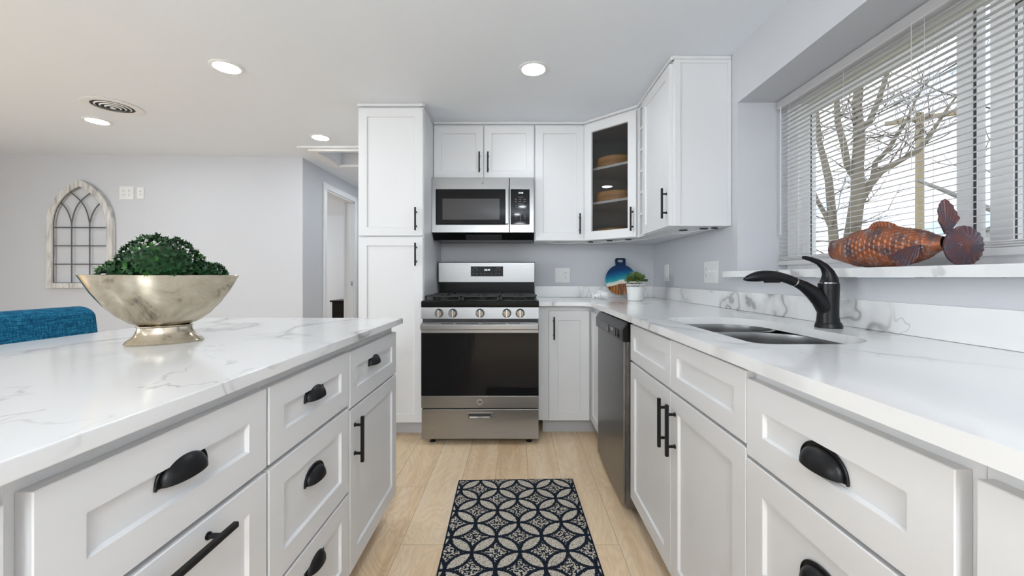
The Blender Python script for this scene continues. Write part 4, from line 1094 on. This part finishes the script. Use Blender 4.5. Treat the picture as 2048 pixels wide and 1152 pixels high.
MB().tube([(.035, -.045, .003), (.030, -.030, .017), (.030, .02, .017), (.02, .05, .10)], .003, 8).build('arm', 'acrylic', est)
MB().tube([(-.075, -.045, .003), (-.07, -.030, .017), (-.065, .02, .017), (-.05, .05, .10)], .003, 8).build('arm', 'acrylic', est)

pp = thing('potted_herb', 'white lace-rimmed tin pot with a bushy green herb on the counter corner', 'potted plant', (.842, 2.86, ZC1 + .0003))
b = MB().lathe([(0, .001), (.052, .001), (.054, .003), (.062, .098), (.0625, .099), (.0605, .099), (.052, .006), (0, .006)], seg=48); b.build('pot', 'plastic', pp)
# pierced lace collar: ribs and rings
b = MB()
def rad(z): return .0622 + (z - .099) * .10
for z_ in (.099, .106, .131): b.tube([((rad(z_)) * math.cos(t_ / 48 * 2 * PI), rad(z_) * math.sin(t_ / 48 * 2 * PI), z_) for t_ in range(49)], .0016, 5, caps=False)
n = 22
for i in range(n):
    c0 = 2 * PI * i / n
    for r1, zc_ in ((.0085, .110), (.0050, .110), (.0085, .127)):
        pts = [(rad(zc_) * math.cos(c0 + r1 / rad(zc_) * math.cos(PI * j / 8)), rad(zc_) * math.sin(c0 + r1 / rad(zc_) * math.cos(PI * j / 8)), zc_ + r1 * 1.1 * math.sin(PI * j / 8)) for j in range(9)]
        b.tube(pts, .0014, 5)
b.build('lace_rim', 'plastic', pp)
MB().lathe([(0, .092), (.058, .092), (.058, .094), (.03, .10), (0, .102)], seg=24).build('soil', 'slot', pp)
random.seed(11); b = MB()
for i in range(330):
    an_ = random.uniform(0, 2 * PI); el = random.uniform(.15, 1.45); d_ = Vector((math.cos(an_) * math.cos(el), math.sin(an_) * math.cos(el), math.sin(el)))
    r0 = random.uniform(.015, .078); c_ = Vector((0, 0, .118)) + Vector((d_.x * r0, d_.y * r0, d_.z * r0 * .85)); L_ = random.uniform(.020, .034); w_ = L_ * .26
    d2 = (d_ + Vector((random.uniform(-.6, .6), random.uniform(-.6, .6), random.uniform(-.1, .7)))).normalized(); sd = d2.cross(Vector((random.random(), random.random(), random.random()))).normalized(); nn = sd.cross(d2)
    p0 = c_; pm = c_ + d2 * L_ * .5; p1 = c_ + d2 * L_
    b.quad([p0, pm + sd * w_ + nn * .002, p1, pm - nn * .001]); b.quad([p0, pm - nn * .001, p1, pm - sd * w_ + nn * .002])
for i in range(30):
    an_ = i * 2.4; b.tube([(.02 * math.cos(an_), .02 * math.sin(an_), .096), (.045 * math.cos(an_), .045 * math.sin(an_), .15)], .0012, 4)
lo = b.build('foliage', 'herb', pp, 0, False); lo['kind'] = 'stuff'

ff = thing('fish_figurine', 'small white ceramic fish figurine on the counter left of the cutting board', 'figurine', (.628, 3.02, ZC1 + .0005), math.radians(-8))
b = MB().tube([(.062, 0, .030), (.055, 0, .030), (.040, 0, .031), (.022, 0, .032), (.0, 0, .031), (-.022, 0, .028), (-.036, 0, .026), (-.046, 0, .026)], [.010, .021, .0285, .0305, .029, .022, .013, .007], 20, flat=.7); b.build('body', 'plastic', ff)
b = MB().prism([(-.040, .026), (-.066, .056), (-.060, .030), (-.066, .002), (-.040, .022)], -.004, .004, 'y'); b.build('tail_fin', 'plastic', ff)
MB().prism([(.010, .058), (-.008, .072), (-.026, .062), (-.022, .048)], -.003, .003, 'y').build('dorsal_fin', 'plastic', ff)
b = MB()
for x in (.018, .004, -.010, -.024):
    r_ = .030 if x > -.015 else .024
    b.tube([(x + .006 * math.cos(t_ / 6 * PI / 2 - .8), -r_ * .7 * math.cos(-1.2 + 2.4 * t_ / 8), .031 + r_ * math.sin(-1.2 + 2.4 * t_ / 8)) for t_ in range(9)], .0012, 5)
b.build('scale_lines', 'ink', ff)

# ================================================================ bedroom seen through the doorway
ds = thing('dresser', 'low black dresser seen through the open doorway', 'dresser', (-2.83, 7.46, 0))
MB().box(-.50, .50, -.215, .22, .05, .640, .004).build('body', 'black', ds)
MB().box(-.53, .53, -.245, .23, .6405, .668, .004).build('top', 'black', ds)
for x0, x1 in ((-.49, -.005), (.005, .49)):
    for z0, z1 in ((.07, .27), (.275, .46), (.465, .63)):
        dq = MB().loft(x0, x1, z0, z1, [(0, -.2155), (0, -.228), (.002, -.230), (.02, -.230), (.023, -.227)]).build('drawer', 'black', ds)
        MB().lathe([(0, 0), (.012, 0), (.014, .010), (0, .018)], seg=12).xf(T((x0 + x1) / 2, -.229, (z0 + z1) / 2) @ RX(PI / 2)).build('knob', 'black', dq)
for x in (-.46, .46):
    for y in (-.17, .18): MB().box(x - .02, x + .02, y - .02, y + .02, .001, .05).build('leg', 'black', ds)
vs = thing('flower_vase', 'white vase of yellow flowers on the black dresser in the next room', 'vase', (-3.02, 7.40, .6685))
MB().lathe([(0, .001), (.035, .001), (.05, .03), (.055, .08), (.035, .13), (.028, .16), (.034, .175), (.030, .175), (.024, .16), (.03, .13), (.045, .08), (0, .02)], seg=28).build('vase_body', 'plastic', vs)
random.seed(5); b = MB(); g_ = MB()
for i in range(22):
    an_ = random.uniform(0, 6.28); r0 = random.uniform(0, .10); p = Vector((r0 * math.cos(an_) - .03, r0 * math.sin(an_), random.uniform(.22, .36)))
    g_.tube([(0, 0, .15), (p.x * .5, p.y * .5, .22), tuple(p)], .003, 5)
    for k_ in range(9):
        a1_ = k_ * .7; e = Vector((math.cos(a1_), math.sin(a1_), random.uniform(-.3, .8))).normalized(); s1 = e.cross(Vector((0, 0, 1))).normalized()
        b.quad([p, p + e * .018 + s1 * .012, p + e * .034, p + e * .018 - s1 * .012])
for i in range(12):
    an_ = random.uniform(0, 6.28); e = Vector((math.cos(an_), math.sin(an_), random.uniform(-.4, .4))).normalized(); p = Vector((0, 0, .20)) + e * .05; s1 = e.cross(Vector((0, 0, 1))).normalized()
    g_.quad([p, p + e * .03 + s1 * .012, p + e * .07, p + e * .03 - s1 * .012])
b.build('blossoms', 'yellow', vs, 0, False); g_.build('stems', 'herb', vs, 0, False)

# ================================================================ outdoors
gr = MB().box(1.56, 90, -50, 90, -.75, -.6).build('ground', 'ground'); gr['kind'] = 'structure'
def bare_tree(name, lab, loc, h, r, mat, seed, depth=5, trunks=None, spread=.5, group=None):
    random.seed(seed); t = thing(name, lab, 'tree', loc, 0, group); b = MB(); tw = MB()
    def grow(p, d, L_, rad_, lev):
        n_ = 4; pts = [p.copy()]; rs = [rad_]
        q_ = p.copy(); dd_ = d.copy()
        for i in range(n_):
            dd_ = (dd_ + Vector((random.uniform(-.16, .16), random.uniform(-.16, .16), random.uniform(-.02, .12)))).normalized()
            q_ = q_ + dd_ * L_ / n_; pts.append(q_.copy()); rs.append(rad_ * (1 - .42 * (i + 1) / n_))
        (b if rad_ > .035 else tw).tube(pts, rs, 9 if rad_ > .05 else 4, None, False)
        if lev <= 0 or rad_ < .004: return
        for i in range(random.choice((2, 3, 3))):
            j = random.randint(2, n_); e = Vector((random.uniform(-1, 1), random.uniform(-1, 1), random.uniform(-.15, .9))).normalized()
            nd = (dd_ * (1 - spread) + e * spread).normalized(); grow(pts[j], nd, L_ * random.uniform(.62, .85), rs[j] * random.uniform(.5, .72), lev - 1)
        nd = (dd_ + Vector((random.uniform(-.3, .3), random.uniform(-.3, .3), .1))).normalized(); grow(pts[-1], nd, L_ * .8, rs[-1] * .95, lev - 1)
    for p, d_, L_, r_ in (trunks or [((0, 0, 0), (0, 0, 1), h * .35, r)]): grow(Vector(p), Vector(d_).normalized(), L_, r_, depth)
    b.build('trunk_and_boughs', mat, t)
    k_ = tw.build('twigs', 'twig', t); k_['kind'] = 'stuff'
    return t
def traced_tree(lab, loc, boughs, mat, seed, twigs=26, group=None):
    """boughs: polylines (x, z, r) in metres along the tree's own width and height"""
    random.seed(seed); t = thing('bare_tree', lab, 'tree', loc); b = MB(); tw = MB(); P_ = []
    for bo in boughs:
        dy = random.uniform(-.3, .3); n_ = len(bo)
        pts = [Vector((x, dy * i / n_, z)) for i, (x, z, r) in enumerate(bo)]; rs = [r for _, _, r in bo]
        b.tube(pts, rs, 12, None, False)
        for i in range(n_ - 1): P_ += [(pts[i].lerp(pts[i + 1], k_ / 4), rs[i] * .8) for k_ in range(4) if pts[i].z > 1.2]
    def tg(p, d, L_, r, lev):
        pts = [p]; 
        for i in range(4): d = (d + Vector((random.uniform(-.3, .3), random.uniform(-.3, .3), random.uniform(-.12, .22)))).normalized(); pts.append(pts[-1] + d * L_ / 4)
        tw.tube(pts, [r * (1 - .18 * i) for i in range(5)], 4, None, False)
        if lev:
            for i in range(3): tg(pts[random.randint(1, 4)], (d + Vector((random.uniform(-1, 1), random.uniform(-1, 1), random.uniform(-.5, .8)))).normalized(), L_ * random.uniform(.45, .8), r * .55, lev - 1)
    for i in range(twigs):
        p, r = random.choice(P_); tg(p, Vector((random.uniform(-1, 1), random.uniform(-1, 1), random.uniform(-.1, 1))).normalized(), random.uniform(.7, 1.7), min(r * .35, .016), 2)
    b.build('trunk_and_boughs', mat, t); k_ = tw.build('twigs', 'twig', t); k_['kind'] = 'stuff'
    return t
TX = lambda px, py, r: ((px - 1700) / 94.7, 1.69 + (554 - py) / 94.7, r)
traced_tree('large bare forked tree outside the left half of the window', (7.03, 8.5, -.6),
  [[TX(1690, 714, .20), TX(1692, 560, .17), TX(1695, 520, .155), TX(1704, 450, .135), TX(1712, 385, .125), TX(1709, 340, .11), TX(1712, 280, .10), TX(1706, 215, .085), TX(1712, 130, .07), TX(1722, 20, .05), TX(1730, -80, .03)],
   [TX(1710, 420, .09), TX(1735, 372, .08), TX(1756, 345, .07), TX(1790, 325, .055), TX(1825, 305, .045), TX(1850, 268, .035), TX(1880, 220, .025), TX(1900, 190, .015)],
   [TX(1746, 358, .055), TX(1750, 325, .05), TX(1775, 300, .045), TX(1792, 270, .04), TX(1812, 240, .03), TX(1826, 205, .022), TX(1850, 160, .012)],
   [TX(1708, 352, .07), TX(1692, 330, .065), TX(1682, 290, .06), TX(1668, 250, .055), TX(1662, 190, .045), TX(1650, 120, .03)],
   [TX(1712, 270, .06), TX(1735, 245, .055), TX(1750, 205, .05), TX(1764, 150, .04), TX(1800, 80, .03), TX(1830, 20, .02)],
   [TX(1668, 714, .12), TX(1668, 500, .09), TX(1663, 430, .08), TX(1656, 360, .07), TX(1646, 320, .06), TX(1636, 285, .05), TX(1632, 240, .04), TX(1622, 150, .03)],
   [TX(1668, 470, .05), TX(1655, 430, .045), TX(1642, 400, .04), TX(1630, 360, .03), TX(1625, 300, .02)]], 'bark', 4, 60)
TB = lambda px, py, r: ((px - 2075) / 151, 1.69 + (554 - py) / 151, r)
traced_tree('thick pale trunk of a bare tree at the right edge of the window', (6.9, 5.34, -.6),
  [[TB(2085, 800, .30), TB(2080, 540, .27), TB(2078, 440, .25), TB(2070, 330, .24), TB(2078, 270, .27), TB(2072, 230, .31), TB(2078, 150, .30), TB(2072, 60, .33), TB(2068, -60, .33)],
   [TB(2060, 455, .045), TB(2015, 425, .04), TB(1960, 400, .034), TB(1915, 375, .028), TB(1868, 352, .02)]], 'bark2', 8, 6)
for i, (x, y, s_, lab) in enumerate(((24, 30, 11, 'thin bare tree far off left of the forked tree'), (27, 19.5, 23, 'bare tree in the distance left of the grey house'), (30, 25, 35, 'bare tree in the distance between pole and window post'), (36, 44, 41, 'farthest thin bare tree on the left horizon'))):
    bare_tree('distant_tree', lab, (x, y, -.6), 4.6, .085, 'twig', s_, 4, None, .5, 'distant bare trees outside the window')
up = thing('utility_pole', 'pale wooden utility pole outside the window with a crossarm', 'pole', (9.6, 9.6, -.6))
MB().tube([(0, 0, 0), (0, 0, 5.6)], [.085, .075], 14).build('post', 'pole', up)
MB().box(-.62, .62, -.04, .04, 5.42, 5.52, .01).xf(RZ(-.6)).build('crossarm', 'pole', up)
hs = thing('house', 'small pale grey house with a gabled roof far off behind the right window pane', 'house', (36, 31, -.6), math.radians(50))
MB().box(-5, 5, -3, 3, 0, 3.6).prism([(-3, 3.6), (3, 3.6), (0, 5.2)], -5, 5, 'x').build('walls', 'siding', hs)
MB().prism([(-3.5, 3.35), (0, 5.25), (3.5, 3.35), (3.5, 3.55), (0, 5.45), (-3.5, 3.55)], -5.3, 5.3, 'x').build('roof', 'roofing', hs)
for x in (-3.2, 0, 3.2):
    wq = MB().box(x - .6, x + .6, -3.05, -2.98, 1.2, 2.5).build('window', 'vinyl', hs); MB().box(x - .5, x + .5, -3.07, -3.04, 1.3, 2.4).build('pane', 'darkgap', wq)
random.seed(9); hg = MB()
for i in range(1500):
    t_ = random.random(); p = Vector((15 + 6 * t_ + random.uniform(-1, 1), 27 - 13 * t_ + random.uniform(-1, 1), -.6 + random.uniform(0, .6)))
    d_ = Vector((random.uniform(-.7, .7), random.uniform(-.7, .7), 1)); L_ = random.uniform(.4, 1.1)
    hg.tube([p, p + d_ * L_ * .5, p + d_ * L_ + Vector((random.uniform(-.2, .2), 0, 0))], [.012, .008, .003], 3, None, False)
hq = hg.build('brush', 'twig'); tag(hq, 'tangle of bare brown brush along the far edge of the yard', 'brush'); hq['kind'] = 'stuff'
